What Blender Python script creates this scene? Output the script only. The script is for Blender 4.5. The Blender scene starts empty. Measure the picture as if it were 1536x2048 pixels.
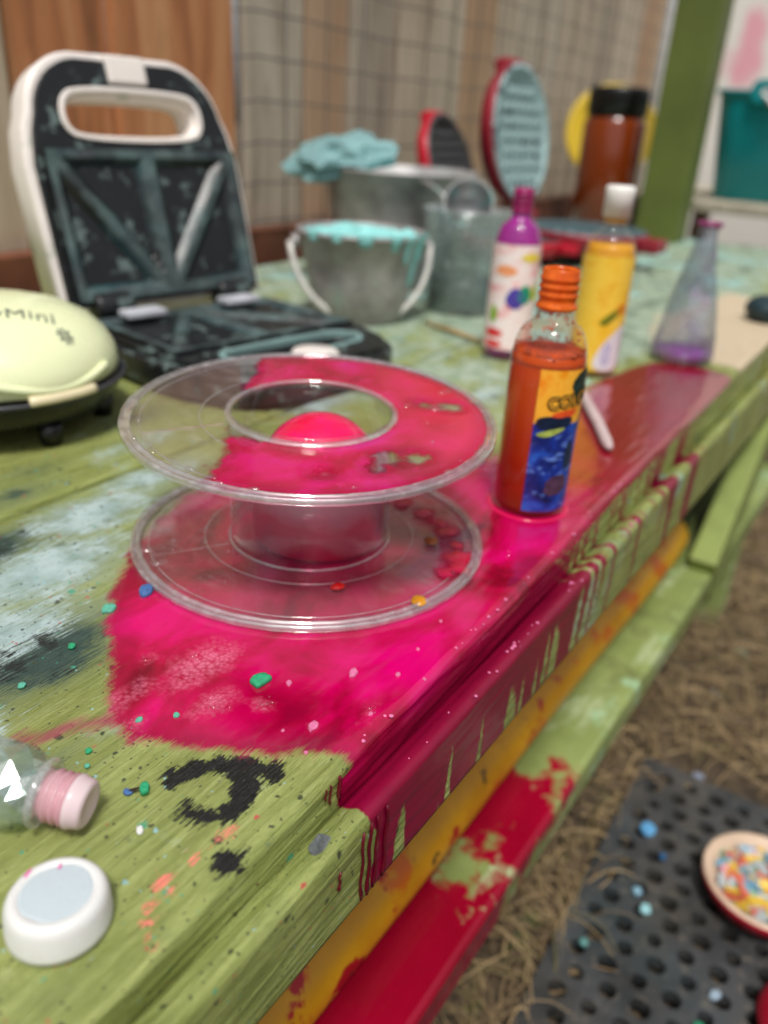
import bpy, bmesh, math, random
import numpy as np
from mathutils import Vector, Matrix
R = math.radians
PI = math.pi
random.seed(7); rng = np.random.default_rng(7)
scene = bpy.context.scene
COL = scene.collection

# ------------------------------------------------------------------ camera
cam_d = bpy.data.cameras.new('camera'); cam = bpy.data.objects.new('camera', cam_d); COL.objects.link(cam)
scene.camera = cam
PITCH, YAW, ROLL = R(26), R(31.517), math.atan(.062)
F = Vector((math.cos(YAW), math.sin(YAW), 0)); Z = Vector((0, 0, 1))
fwd = F*math.cos(PITCH) - Z*math.sin(PITCH); up = F*math.sin(PITCH) + Z*math.cos(PITCH); rt = fwd.cross(up)
r2 = rt*math.cos(ROLL) + up*math.sin(ROLL); u2 = up*math.cos(ROLL) - rt*math.sin(ROLL)
m = Matrix((r2, u2, -fwd)).transposed().to_4x4(); m.translation = Vector((0, 0, .23))
cam.matrix_world = m
cam_d.sensor_fit = 'VERTICAL'; cam_d.sensor_height = 24; cam_d.lens = 24*1600/2048
cam_d.clip_start = .01; cam_d.clip_end = 300
cam_d.dof.use_dof = True; cam_d.dof.focus_distance = .342
cam_d.dof.aperture_fstop = cam_d.lens/1000/.0056
cam_d.dof.aperture_blades = 0

# ------------------------------------------------------------------ world, sun, exposure
SUN_AZ, SUN_EL = R(212), R(64)
world = bpy.data.worlds.new('World'); scene.world = world; world.use_nodes = True
wt = world.node_tree; wt.nodes.clear()
sky = wt.nodes.new('ShaderNodeTexSky'); sky.sky_type = 'NISHITA'; sky.sun_disc = False
sky.sun_elevation = SUN_EL; sky.sun_rotation = PI/2 - SUN_AZ; sky.dust_density = 4; sky.air_density = 1.0; sky.ozone_density = 1
hs = wt.nodes.new('ShaderNodeHueSaturation'); hs.inputs['Saturation'].default_value = .28
bg = wt.nodes.new('ShaderNodeBackground'); bg.inputs['Strength'].default_value = .076
wo = wt.nodes.new('ShaderNodeOutputWorld')
wt.links.new(sky.outputs[0], hs.inputs['Color']); wt.links.new(hs.outputs[0], bg.inputs[0]); wt.links.new(bg.outputs[0], wo.inputs[0])
sun_d = bpy.data.lights.new('sun', 'SUN'); sun = bpy.data.objects.new('sun', sun_d); COL.objects.link(sun)
sun_d.energy = 2.0; sun_d.angle = R(11); sun_d.color = (1, .96, .9)
sd = Vector((math.cos(SUN_AZ)*math.cos(SUN_EL), math.sin(SUN_AZ)*math.cos(SUN_EL), math.sin(SUN_EL)))
sun.rotation_euler = sd.to_track_quat('Z', 'Y').to_euler(); sun.location = sd*5
scene.view_settings.view_transform = 'Standard'; scene.view_settings.look = 'None'
scene.view_settings.gamma = 1; scene.view_settings.use_curve_mapping = False
scene.view_settings.exposure = 0.55
scene.render.engine = 'CYCLES'
cy = scene.cycles
cy.use_denoising = True; cy.max_bounces = 8; cy.diffuse_bounces = 3; cy.glossy_bounces = 4; cy.transparent_max_bounces = 20; cy.caustics_reflective = False; cy.caustics_refractive = False
cy.sample_clamp_indirect = 6; cy.blur_glossy = .5

# ------------------------------------------------------------------ helpers
def S(r, g, b, a=1):
    f = lambda v: ((v/255)/12.92 if v/255 <= .04045 else ((v/255+.055)/1.055)**2.4)
    return (f(r), f(g), f(b), a)

class NT:
    """small node-tree writer"""
    def __init__(s, name):
        s.m = bpy.data.materials.new(name); s.m.use_nodes = True
        s.t = s.m.node_tree; s.t.nodes.clear()
        s.out = s.n('ShaderNodeOutputMaterial')
        s.tc = s.n('ShaderNodeTexCoord')
    def n(s, ty, **kw):
        o = s.t.nodes.new(ty)
        for k, v in kw.items(): setattr(o, k, v)
        return o
    def l(s, a, b): s.t.links.new(a, b)
    def put(s, sock, v):
        if isinstance(v, bpy.types.NodeSocket): s.l(v, sock)
        else: sock.default_value = v
    def coord(s, scale=(1, 1, 1), which='Object', rot=(0, 0, 0), loc=(0, 0, 0)):
        mp = s.n('ShaderNodeMapping'); s.l(s.tc.outputs[which], mp.inputs[0])
        mp.inputs['Scale'].default_value = scale; mp.inputs['Rotation'].default_value = rot; mp.inputs['Location'].default_value = loc
        return mp.outputs[0]
    def noise(s, scale=1., vec=None, detail=4, rough=.55, dist=0., col=False):
        o = s.n('ShaderNodeTexNoise'); o.inputs['Scale'].default_value = scale; o.inputs['Detail'].default_value = detail
        o.inputs['Roughness'].default_value = rough; o.inputs['Distortion'].default_value = dist
        if vec is not None: s.l(vec, o.inputs['Vector'])
        else: s.l(s.tc.outputs['Object'], o.inputs['Vector'])
        return o.outputs['Color' if col else 'Fac']
    def voro(s, scale, vec=None, feature='F1', out='Distance', rnd=1.):
        o = s.n('ShaderNodeTexVoronoi'); o.feature = feature; o.inputs['Scale'].default_value = scale
        o.inputs['Randomness'].default_value = rnd
        s.l(vec if vec is not None else s.tc.outputs['Object'], o.inputs['Vector'])
        return o.outputs[out]
    def math(s, op, a, b=0., c=0., clamp=False):
        o = s.n('ShaderNodeMath', operation=op, use_clamp=clamp)
        for i, v in enumerate((a, b, c)): s.put(o.inputs[i], v)
        return o.outputs[0]
    def ramp(s, fac, a, b, lo=0., hi=1., smooth=False):
        o = s.n('ShaderNodeMapRange', clamp=True)
        if smooth: o.interpolation_type = 'SMOOTHSTEP'
        s.put(o.inputs[0], fac); s.put(o.inputs[1], a); s.put(o.inputs[2], b); o.inputs[3].default_value = lo; o.inputs[4].default_value = hi
        return o.outputs[0]
    def mix(s, fac, a, b, mode='MIX'):
        o = s.n('ShaderNodeMix', data_type='RGBA', blend_type=mode)
        s.put(o.inputs[0], fac); s.put(o.inputs[6], a); s.put(o.inputs[7], b)
        return o.outputs[2]
    def cramp(s, fac, stops, const=False):
        o = s.n('ShaderNodeValToRGB'); s.l(fac, o.inputs[0]); e = o.color_ramp.elements
        if const: o.color_ramp.interpolation = 'CONSTANT'
        while len(e) < len(stops): e.new(.5)
        for k, (p, c) in enumerate(stops): e[k].position = p; e[k].color = c
        return o.outputs[0]
    def attr(s, name):
        return s.n('ShaderNodeAttribute', attribute_name=name).outputs['Fac']
    def bump(s, h, strength=.3, dist=.001, prev=None):
        o = s.n('ShaderNodeBump'); o.inputs['Strength'].default_value = 1; s.put(o.inputs['Strength'], strength)
        o.inputs['Distance'].default_value = dist; s.l(h, o.inputs['Height'])
        if prev is not None: s.l(prev, o.inputs['Normal'])
        return o.outputs[0]
    def bsdf(s, color, rough=.5, metal=0., normal=None, link=True, **kw):
        o = s.n('ShaderNodeBsdfPrincipled'); s.put(o.inputs['Base Color'], color); s.put(o.inputs['Roughness'], rough); s.put(o.inputs['Metallic'], metal)
        if normal is not None: s.l(normal, o.inputs['Normal'])
        for k, v in kw.items(): s.put(o.inputs[k], v)
        if link: s.l(o.outputs[0], s.out.inputs[0])
        return o.outputs[0]
    def mixsh(s, fac, a, b):
        o = s.n('ShaderNodeMixShader'); s.put(o.inputs[0], fac); s.l(a, o.inputs[1]); s.l(b, o.inputs[2]); return o.outputs[0]
    def surf(s, sh): s.l(sh, s.out.inputs[0])
    def schlick(s, f0=.04, top=.9, normal=None):
        lw = s.n('ShaderNodeLayerWeight'); lw.inputs['Blend'].default_value = .5
        if normal is not None: s.l(normal, lw.inputs['Normal'])
        return s.math('ADD', f0, s.math('MULTIPLY', s.math('POWER', lw.outputs['Facing'], 4.5), top-f0), clamp=True)
    def sh(s, ty, color, rough=None, normal=None):
        o = s.n(ty); s.put(o.inputs['Color'], color)
        if rough is not None: s.put(o.inputs['Roughness'], rough)
        if normal is not None: s.l(normal, o.inputs['Normal'])
        return o.outputs[0]

MATS = {}
def plain(name, col, rough=.45, metal=0., var=.25, scale=30., dirt=None, dirt_amt=.5, bump=.1, dirt_scale=25., **kw):
    """coloured surface with mild mottling, wear and optional splashes of another colour"""
    if name in MATS: return MATS[name]
    t = NT(name)
    nz = t.noise(scale, detail=5); n2 = t.noise(scale*6, detail=3)
    dark = tuple(c*(1-var) for c in col[:3])+(1,)
    lite = tuple(min(1, c*(1+var*.5)) for c in col[:3])+(1,)
    c = t.mix(t.ramp(nz, .3, .7), dark, lite)
    rg = t.ramp(n2, .3, .7, max(.02, rough-.08), min(1, rough+.1))
    if dirt:
        d = t.noise(dirt_scale, detail=6, rough=.65)
        fac = t.ramp(d, .62-dirt_amt*.3, .68-dirt_amt*.3)
        c = t.mix(fac, c, dirt); rg = t.math('MAXIMUM', rg, t.math('MULTIPLY', fac, .7))
    t.bsdf(c, rg, metal, t.bump(t.math('ADD', nz, n2), bump, .002), **kw)
    MATS[name] = t.m
    return t.m

def clear_plastic(name, tint=(.96, .97, .97, 1), haze=.04, hazecol=(.8, .8, .8, 1), rough=.04, bumpy=0., base=.03):
    """thin clear plastic: see-through with a fresnel sheen and a little haze"""
    if name in MATS: return MATS[name]
    t = NT(name)
    nrm = None
    if bumpy: nrm = t.bump(t.noise(60, detail=2), bumpy, .004)
    tr = t.sh('ShaderNodeBsdfTransparent', tint)
    gl = t.sh('ShaderNodeBsdfGlossy', (1, 1, 1, 1), rough, nrm)
    df = t.sh('ShaderNodeBsdfDiffuse', hazecol)
    scr = t.ramp(t.noise(180, detail=4), .5, .8, haze*.6, haze*2.2)
    body = t.mixsh(scr, tr, df)
    t.surf(t.mixsh(t.schlick(base, .85, nrm), body, gl))
    MATS[name] = t.m
    return t.m

def tag(o, label=None, cat=None, group=None, kind=None):
    if label: o['label'] = label
    if cat: o['category'] = cat
    if group: o['group'] = group
    if kind: o['kind'] = kind
    return o
def link(name, me, mat=None, parent=None, loc=None, rot=None):
    o = bpy.data.objects.new(name, me); COL.objects.link(o)
    if mat is not None and me is not None:
        if len(me.materials) == 0: me.materials.append(mat)
    if parent is not None: o.parent = parent
    if loc is not None: o.location = loc
    if rot is not None: o.rotation_euler = rot
    return o
def thing(name, label, cat, loc=(0, 0, 0), rotz=0., group=None):
    o = bpy.data.objects.new(name, None); COL.objects.link(o); o.empty_display_size = .02
    o.location = loc; o.rotation_euler = (0, 0, rotz)
    return tag(o, label, cat, group)
def copy_tree(o, parent=None):
    c = o.copy(); COL.objects.link(c); c.parent = parent
    for ch in o.children: copy_tree(ch, c)
    return c

class MB:
    def __init__(s): s.v = []; s.f = []; s.smooth = []
    def add(s, vs, fs, sm=True):
        k = len(s.v); s.v += [tuple(p) for p in vs]; s.f += [tuple(i+k for i in f) for f in fs]; s.smooth += [sm]*len(fs); return s
    def lathe(s, prof, seg=48, c=(0, 0, 0), rfun=None, closed=False, M=None, sm=True):
        vs = []; n = len(prof)
        for (r, z) in prof:
            for k in range(seg):
                a = 2*PI*k/seg; rr = r if rfun is None else rfun(r, z, a)
                p = Vector((rr*math.cos(a), rr*math.sin(a), z))
                if M is not None: p = M @ p
                vs.append((p.x+c[0], p.y+c[1], p.z+c[2]))
        fs = []
        for i in range(n-1+(1 if closed else 0)):
            for k in range(seg):
                j = (i+1) % n; k2 = (k+1) % seg
                fs.append((i*seg+k, i*seg+k2, j*seg+k2, j*seg+k))
        if not closed:
            if prof[0][0] < 1e-4: pass
        return s.add(vs, fs, sm)
    def box(s, a, b, M=None, bev=0.):
        bm = bmesh.new(); bmesh.ops.create_cube(bm, size=1)
        for v in bm.verts: v.co = Vector([(a[i]+b[i])/2 + v.co[i]*(b[i]-a[i]) for i in range(3)])
        if bev: bmesh.ops.bevel(bm, geom=list(bm.edges), offset=bev, segments=2, affect='EDGES', profile=.5)
        bm.verts.index_update()
        vs = [(M @ v.co if M is not None else v.co) for v in bm.verts]; fs = [[v.index for v in f.verts] for f in bm.faces]
        bm.free(); return s.add(vs, fs, False)
    def tube(s, pts, r, seg=8, cap=True, closed=False):
        pts = [Vector(p) for p in pts]; n = len(pts); rr = r if hasattr(r, '__len__') else [r]*n
        vs = []; prev = None
        for i, p in enumerate(pts):
            t = (pts[(i+1) % n if closed else min(i+1, n-1)] - pts[(i-1) if (closed or i) else 0]).normalized()
            if prev is None:
                a = Vector((0, 0, 1)) if abs(t.z) < .9 else Vector((1, 0, 0)); nx = t.cross(a).normalized()
            else: nx = (prev - t*prev.dot(t)).normalized()
            prev = nx; ny = t.cross(nx)
            for k in range(seg):
                a = 2*PI*k/seg; vs.append(p + (nx*math.cos(a)+ny*math.sin(a))*rr[i])
        fs = []
        for i in range(n if closed else n-1):
            j = (i+1) % n
            for k in range(seg): fs.append((i*seg+k, i*seg+(k+1) % seg, j*seg+(k+1) % seg, j*seg+k))
        if cap and not closed: fs.append(tuple(range(seg-1, -1, -1))); fs.append(tuple(range((n-1)*seg, n*seg)))
        return s.add(vs, fs)
    def mesh(s, name='m'):
        me = bpy.data.meshes.new(name); me.from_pydata(s.v, [], s.f); me.update()
        me.polygons.foreach_set('use_smooth', s.smooth)
        bm = bmesh.new(); bm.from_mesh(me); bmesh.ops.recalc_face_normals(bm, faces=bm.faces); bm.to_mesh(me); bm.free()
        return me
    def build(s, name, mat, parent=None, loc=None, rot=None):
        return link(name, s.mesh(name), mat, parent, loc, rot)

def shape2d(outlines, ext, bev=0., res=2):
    """flat outline(s) with holes -> solid mesh, thickness 2*ext(+bevel) about z=0"""
    cu = bpy.data.curves.new('o', 'CURVE'); cu.dimensions = '2D'; cu.fill_mode = 'BOTH'; cu.extrude = ext; cu.bevel_depth = bev; cu.bevel_resolution = res
    for ol in outlines:
        sp = cu.splines.new('POLY'); sp.points.add(len(ol)-1); sp.use_cyclic_u = True
        for p, q in zip(sp.points, ol): p.co = (q[0], q[1], 0, 1)
    ob = bpy.data.objects.new('o', cu); me = bpy.data.meshes.new_from_object(ob)
    bpy.data.objects.remove(ob); bpy.data.curves.remove(cu)
    return me
def text_mesh(body, size, ext=0., space=1., offset=0.):
    cu = bpy.data.curves.new('t', 'FONT'); cu.body = body; cu.size = size; cu.extrude = ext; cu.align_x = 'CENTER'; cu.space_character = space; cu.resolution_u = 3; cu.offset = offset
    ob = bpy.data.objects.new('t', cu); me = bpy.data.meshes.new_from_object(ob)
    bpy.data.objects.remove(ob); bpy.data.curves.remove(cu)
    return me
def rrect(w, h, r, n=6, cx=0, cy=0):
    pts = []
    for (sx, sy, a0) in ((1, 1, 0), (-1, 1, 90), (-1, -1, 180), (1, -1, 270)):
        for k in range(n+1):
            a = R(a0+90*k/n); pts.append((cx+sx*(w/2-r)+r*math.cos(a), cy+sy*(h/2-r)+r*math.sin(a)))
    return pts
def smooth_closed(pts, it=2):
    for _ in range(it):
        q = []
        for i in range(len(pts)):
            a = pts[i]; b = pts[(i+1) % len(pts)]
            q += [(a[0]*.75+b[0]*.25, a[1]*.75+b[1]*.25), (a[0]*.25+b[0]*.75, a[1]*.25+b[1]*.75)]
        pts = q
    return pts
def xform(me, M): me.transform(M); return me

# numpy value noise and signed distances, for paint masks and surface relief
def vnoise(x, y, seed=0):
    xi = np.floor(x).astype(np.int64); yi = np.floor(y).astype(np.int64); fx = x-xi; fy = y-yi
    fx = fx*fx*(3-2*fx); fy = fy*fy*(3-2*fy)
    def h(a, b):
        n = (a*374761393 + b*668265263 + seed*2147483647) & 0xffffffff
        n = ((n ^ (n >> 13))*1274126177) & 0xffffffff
        return ((n ^ (n >> 16)) & 0xffff)/65535.
    return (h(xi, yi)*(1-fx)+h(xi+1, yi)*fx)*(1-fy) + (h(xi, yi+1)*(1-fx)+h(xi+1, yi+1)*fx)*fy
def fbm(x, y, seed=0, o=4):
    s = 0; a = .5
    for k in range(o): s = s+a*vnoise(x*2**k, y*2**k, seed+k); a /= 2
    return s
def sd_poly(x, y, poly):
    P = np.array(poly); d = np.full(x.shape, 1e9); ins = np.zeros(x.shape, bool)
    for i in range(len(P)):
        a = P[i]; b = P[(i+1) % len(P)]; e = b-a
        t = np.clip(((x-a[0])*e[0]+(y-a[1])*e[1])/(e@e), 0, 1)
        d = np.minimum(d, np.hypot(x-a[0]-t*e[0], y-a[1]-t*e[1]))
        c = ((a[1] > y) != (b[1] > y)) & (x < (b[0]-a[0])*(y-a[1])/(b[1]-a[1]+1e-12)+a[0]); ins ^= c
    return np.where(ins, d, -d)
def d_line(x, y, pts):
    d = np.full(x.shape, 1e9)
    for a, b in zip(pts[:-1], pts[1:]):
        a = np.array(a); b = np.array(b); e = b-a
        t = np.clip(((x-a[0])*e[0]+(y-a[1])*e[1])/(e@e+1e-12), 0, 1)
        d = np.minimum(d, np.hypot(x-a[0]-t*e[0], y-a[1]-t*e[1]))
    return d
def set_attr(me, name, arr):
    at = me.attributes.new(name, 'FLOAT', 'POINT'); at.data.foreach_set('value', np.asarray(arr, dtype=np.float32))

# ------------------------------------------------------------------ ground, white wall
GZ = -.52
t = NT('soil')
n1 = t.noise(7, detail=8, rough=.7); n2 = t.noise(60, detail=5, rough=.7)
c = t.mix(t.ramp(n1, .35, .65), S(50, 41, 32), S(92, 77, 58)); c = t.mix(t.ramp(n2, .4, .75), c, S(112, 96, 74)); c = t.mix(t.ramp(t.noise(23), .6, .7), c, S(96, 104, 58))
t.bsdf(c, .95, normal=t.bump(t.math('ADD', n1, n2), .8, .02)); M_SOIL = t.m
xs = np.concatenate([[-40, -15, -5, -2], np.linspace(-.4, 3.4, 120), [4, 6, 10, 20, 45]]); ys = np.concatenate([[-40, -15, -6, -3], np.linspace(-1.6, 1.2, 90), [2, 4, 8, 20, 45]])
X, Y = np.meshgrid(xs, ys, indexing='ij'); Zg = GZ - .006 + .012*(fbm(X*9, Y*9, 3)-.45) + .02*(fbm(X*2, Y*2, 8)-.45)
vs = np.stack([X, Y, Zg], -1).reshape(-1, 3).tolist(); ny_ = len(ys)
fs = [(i*ny_+j, (i+1)*ny_+j, (i+1)*ny_+j+1, i*ny_+j+1) for i in range(len(xs)-1) for j in range(ny_-1)]
mb = MB(); mb.v = vs; mb.f = fs; mb.smooth = [True]*len(fs)
tag(mb.build('ground', M_SOIL), kind='structure')

t = NT('white_wall_paint')
pk = t.noise(9, t.coord((1, 1, .5)), detail=4); 
po = t.n('ShaderNodeVectorMath', operation='DISTANCE'); t.l(t.coord((0, 1.3, .62)), po.inputs[0]); po.inputs[1].default_value = (0, .90, .32)
fac = t.ramp(t.math('ADD', po.outputs['Value'], t.math('MULTIPLY', t.math('SUBTRACT', pk, .5), .35)), .02, .11, .6, 0, True)
t.bsdf(t.mix(fac, t.mix(t.noise(3), S(236, 232, 226), S(222, 220, 214)), S(232, 110, 150)), .7, normal=t.bump(t.noise(40), .15, .003))
o = MB().box((3.4, -.9, GZ), (3.44, .995, 1.6)).build('white_wall', t.m); tag(o, 'white painted panel wall splashed with pink beyond the green post', 'wall')
# its own coordinates: the stain is placed in the object's frame
# ------------------------------------------------------------------ fence and wire
t = NT('weathered_boards')
oi = t.n('ShaderNodeObjectInfo')
off = t.n('ShaderNodeVectorMath', operation='ADD'); t.l(t.coord((18, 18, 1.6)), off.inputs[0])
cmb = t.n('ShaderNodeCombineXYZ'); t.l(t.math('MULTIPLY', oi.outputs['Random'], 57), cmb.inputs[0]); t.l(cmb.outputs[0], off.inputs[1])
g = t.noise(1.6, off.outputs[0], detail=7, rough=.6, dist=.6); g2 = t.noise(7, off.outputs[0], detail=5)
c = t.cramp(g, [(.2, S(104, 94, 82)), (.40, S(172, 158, 140)), (.62, S(206, 194, 176)), (.82, S(144, 120, 96))])
c = t.mix(t.ramp(oi.outputs['Random'], .3, 1, 0, .6), c, S(190, 160, 124)); c = t.mix(t.ramp(oi.outputs['Random'], .84, .86, 0, .4), c, S(160, 108, 70)); c = t.mix(t.ramp(oi.outputs['Random'], .0, .25, .5, 0), c, S(110, 98, 84)); c = t.mix(t.ramp(g2, .6, .75, 0, .5), c, S(70, 58, 48))
t.bsdf(c, .85, normal=t.bump(t.math('ADD', g, g2), .4, .004)); M_OLD = t.m
t = NT('cedar_boards')
oi = t.n('ShaderNodeObjectInfo')
off = t.n('ShaderNodeVectorMath', operation='ADD'); t.l(t.coord((14, 14, 1.3)), off.inputs[0])
cmb = t.n('ShaderNodeCombineXYZ'); t.l(t.math('MULTIPLY', oi.outputs['Random'], 31), cmb.inputs[0]); t.l(cmb.outputs[0], off.inputs[1])
g = t.noise(1.5, off.outputs[0], detail=7, dist=1.2); g2 = t.noise(9, off.outputs[0], detail=4)
c = t.cramp(g, [(.25, S(118, 74, 46)), (.45, S(176, 112, 70)), (.6, S(196, 142, 98)), (.78, S(140, 88, 52))]); c = t.mix(t.ramp(g2, .58, .8, 0, .6), c, S(95, 62, 42))
t.bsdf(c, .7, normal=t.bump(g, .3, .003)); M_CEDAR = t.m
FY = 1.0
fence = thing('board_fence', 'tall weathered board fence with two orange cedar boards behind the table', 'fence', (0, FY, GZ))
x = .18; k = 0
edges = [(.27, .40, 0), (.405, .545, 0), (.55, .69, 0), (.702, .858, 1), (.862, 1.098, 1)]
x = 1.128
while x < 3.36:
    w = random.choice((.135, .14, .15, .12)); edges.append((x, min(x+w, 3.38), 0)); x += w+random.uniform(.007, .018)
for (a, b, ced) in edges:
    dy = random.uniform(.004, .014) if not ced else (.018 if a < .8 else .006)
    w = b-a
    mbx = MB().box((-w/2, 0, 0), (w/2, .02, 1.45+random.uniform(-.02, .02)), bev=.0025)
    mbx.build('board', M_CEDAR if ced else M_OLD, fence, (a+w/2, dy, .02), (R(random.uniform(-.2, .2)), R(random.uniform(-.25, .25)), 0))
M_BROWN = plain('brown_board', S(112, 66, 44), .75, var=.35, scale=12)
MB().box((.2, -.03, .44), (3.3, 0.0, .57), bev=.004).build('kick_board', M_BROWN, fence)
for zz in (.1, 1.2): MB().box((.2, .046, zz), (3.38, .085, zz+.09)).build('rail', M_OLD, fence)
for px in (.3, 1.9, 3.3): MB().box((px, .087, -.02), (px+.09, .177, 1.4)).build('fence_post', M_OLD, fence)
M_WIRE = plain('dull_wire', S(100, 96, 90), .5, metal=.3, var=.3, scale=90)
mesh_w = thing('wire_mesh', 'rusty grey welded wire mesh stretched in front of the fence boards', 'wire mesh', (0, FY-.036, GZ))
hw = MB().tube([(1.05+i*.06, random.uniform(-.004, .004), random.uniform(-.004, .004)) for i in range(39)], .0016, 6).mesh('w')
for zz in np.arange(.58, 1.42, .062): link('wire', hw, M_WIRE, mesh_w, (0, random.uniform(-.002, .002), float(zz)))
vw = MB().tube([(random.uniform(-.003, .003), .0, .56+i*.1) for i in range(9)], .0016, 6).mesh('w')
for xx in np.arange(1.06, 3.3, .112): link('wire', vw, M_WIRE, mesh_w, (float(xx), -.0032, 0))

# ------------------------------------------------------------------ the green table with its paint
SPILL = [(.204, .10), (.203, .132), (.190, .150), (.178, .168), (.171, .183), (.163, .196), (.157, .212), (.160, .226), (.168, .240), (.183, .257), (.196, .272), (.206, .288), (.226, .304), (.246, .322), (.268, .337), (.30, .352),
         (.34, .366), (.385, .362), (.43, .335), (.47, .29), (.50, .25), (.555, .236), (.61, .230), (.66, .232), (.72, .240), (.785, .246), (.83, .240), (.88, .235), (.925, .222), (.945, .19), (.945, .16), (.93, .13), (.93, .10)]
THREE_A = [(.1555, .1825), (.1625, .180), (.169, .1755), (.175, .170), (.1785, .162)]
THREE_B = [(.174, .168), (.1685, .1585), (.161, .1545), (.1535, .155), (.149, .1600), (.1475, .1665)]
M_TABLE = None
def table_masks(x, y, z):
    """paint fields at points of the table, metres inside (+) or outside (-) each mark"""
    top = z > -.006
    sp = sd_poly(x, y, SPILL)
    d = {}
    face = ~top
    # on the front faces the spill runs down in drips
    edge = np.minimum(x-.199+.010*(vnoise(x*0+3, z*60, 4)-.5), .80-x)
    drip = np.minimum.reduce([x-.187, .84-x, .012+0*x]) - (1-vnoise(x*210, z*2, 9))*(.009+.14*np.clip(-z-.012, 0, 1)) - np.clip((x-.40)*.12, 0, .05)*(vnoise(x*120, z*1.0, 12)*1.5-.45) - .20*np.clip(-z-.024, 0, 1)*np.clip((x-.26)*3, 0, 1)*np.clip(vnoise(x*75, z*0, 22)*1.6-.5, 0, 1)
    d['spill'] = np.where(top, sp, np.clip(np.minimum(edge, drip)*6, -.2, .2))
    blue = np.maximum.reduce([.030-np.hypot((x-.222)*.5, y-.352), .026-np.hypot((x-.285)*.5, y-.385), .026-np.hypot((x-.17)*.55, y-.315), .010-np.hypot((x-.12)*.6, y-.262), .016-np.hypot((x-.34)*.4, y-.405), .012-np.hypot((x-.38)*.4, y-.455), .020-np.hypot((x-.55)*.4, y-.41), .02-np.hypot((x-.68)*.4, y-.31)])
    d['blue'] = blue
    dark = np.maximum.reduce([.034-np.hypot((x-.205)*.45, y-.392), .036-np.hypot((x-.175)*.6, y-.285), .030-np.hypot((x-.11)*.45, y-.30), .012-np.hypot((x-.27)*.7, y-.418), .016-np.hypot((x-.30)*.5, y-.47), .012-np.hypot((x-.13)*.4, y-.225), .010-np.hypot((x-.35)*.6, y-.40), .020-np.hypot((x-.27)*.5, y-.445), .018-np.hypot((x-.42)*.4, y-.50), .014-np.hypot((x-.22)*.5, y-.50), .022-np.hypot((x-.62)*.4, y-.36), .02-np.hypot((x-.75)*.4, y-.46)])
    d['dark'] = dark
    th = np.maximum(.0038-d_line(x, y, THREE_A), .0034-d_line(x, y, THREE_B))
    th = np.maximum(th, .0040-np.hypot((x-.1395)*.9, y-.1395)); th = np.maximum(th, .0012-d_line(x, y, [(.14, .14), (.1475, .1372)]))
    th = np.maximum(th, .0032-np.hypot((x-.182)*.8, y-.154))
    d['black'] = np.where(top, th, -.05)
    co = np.maximum.reduce([.003-d_line(x, y, [(.150, .1485), (.138, .150), (.128, .149), (.121, .147)]), .0035-d_line(x, y, [(.122, .153), (.112, .148), (.105, .141)])])
    d['coral'] = np.where(top, co, -.05)
    d['scuff'] = np.where(top, .022-np.hypot((x-.128)*.8, y-.148), -.01)
    streak = .007-d_line(x, y, [(.135, .245), (.152, .236), (.166, .226)])
    d['smear'] = np.where(top, streak, -.05)
    teal = np.clip((x-.46)/.55, 0, 1)*.9*np.clip((y-.16)/.12+.1, 0, 1)
    d['teal'] = np.where(top, teal, .12)
    be = sd_poly(x, y, [(.955, .10), (.965, .19), (1.02, .26), (1.2, .3), (1.5, .26), (1.45, .1)])
    d['beige'] = np.where(top, be, -.05)
    foam = np.maximum.reduce([.011-np.hypot((x-.196)*.8, (y-.2)*1.1), .014-np.hypot((x-.213)*.55, y-.223), .006-np.hypot(x-.209, y-.183), .006-np.hypot((x-.169)*.9, y-.217), .008-np.hypot((x-.178)*.5, y-.232), .0035-np.hypot(x-.21, y-.157), .004-np.hypot((x-.2)*.6, y-.246), .004-np.hypot((x-.232)*.5, y-.142)])
    d['foam'] = np.where(top, foam, -.05)
    return d

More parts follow.
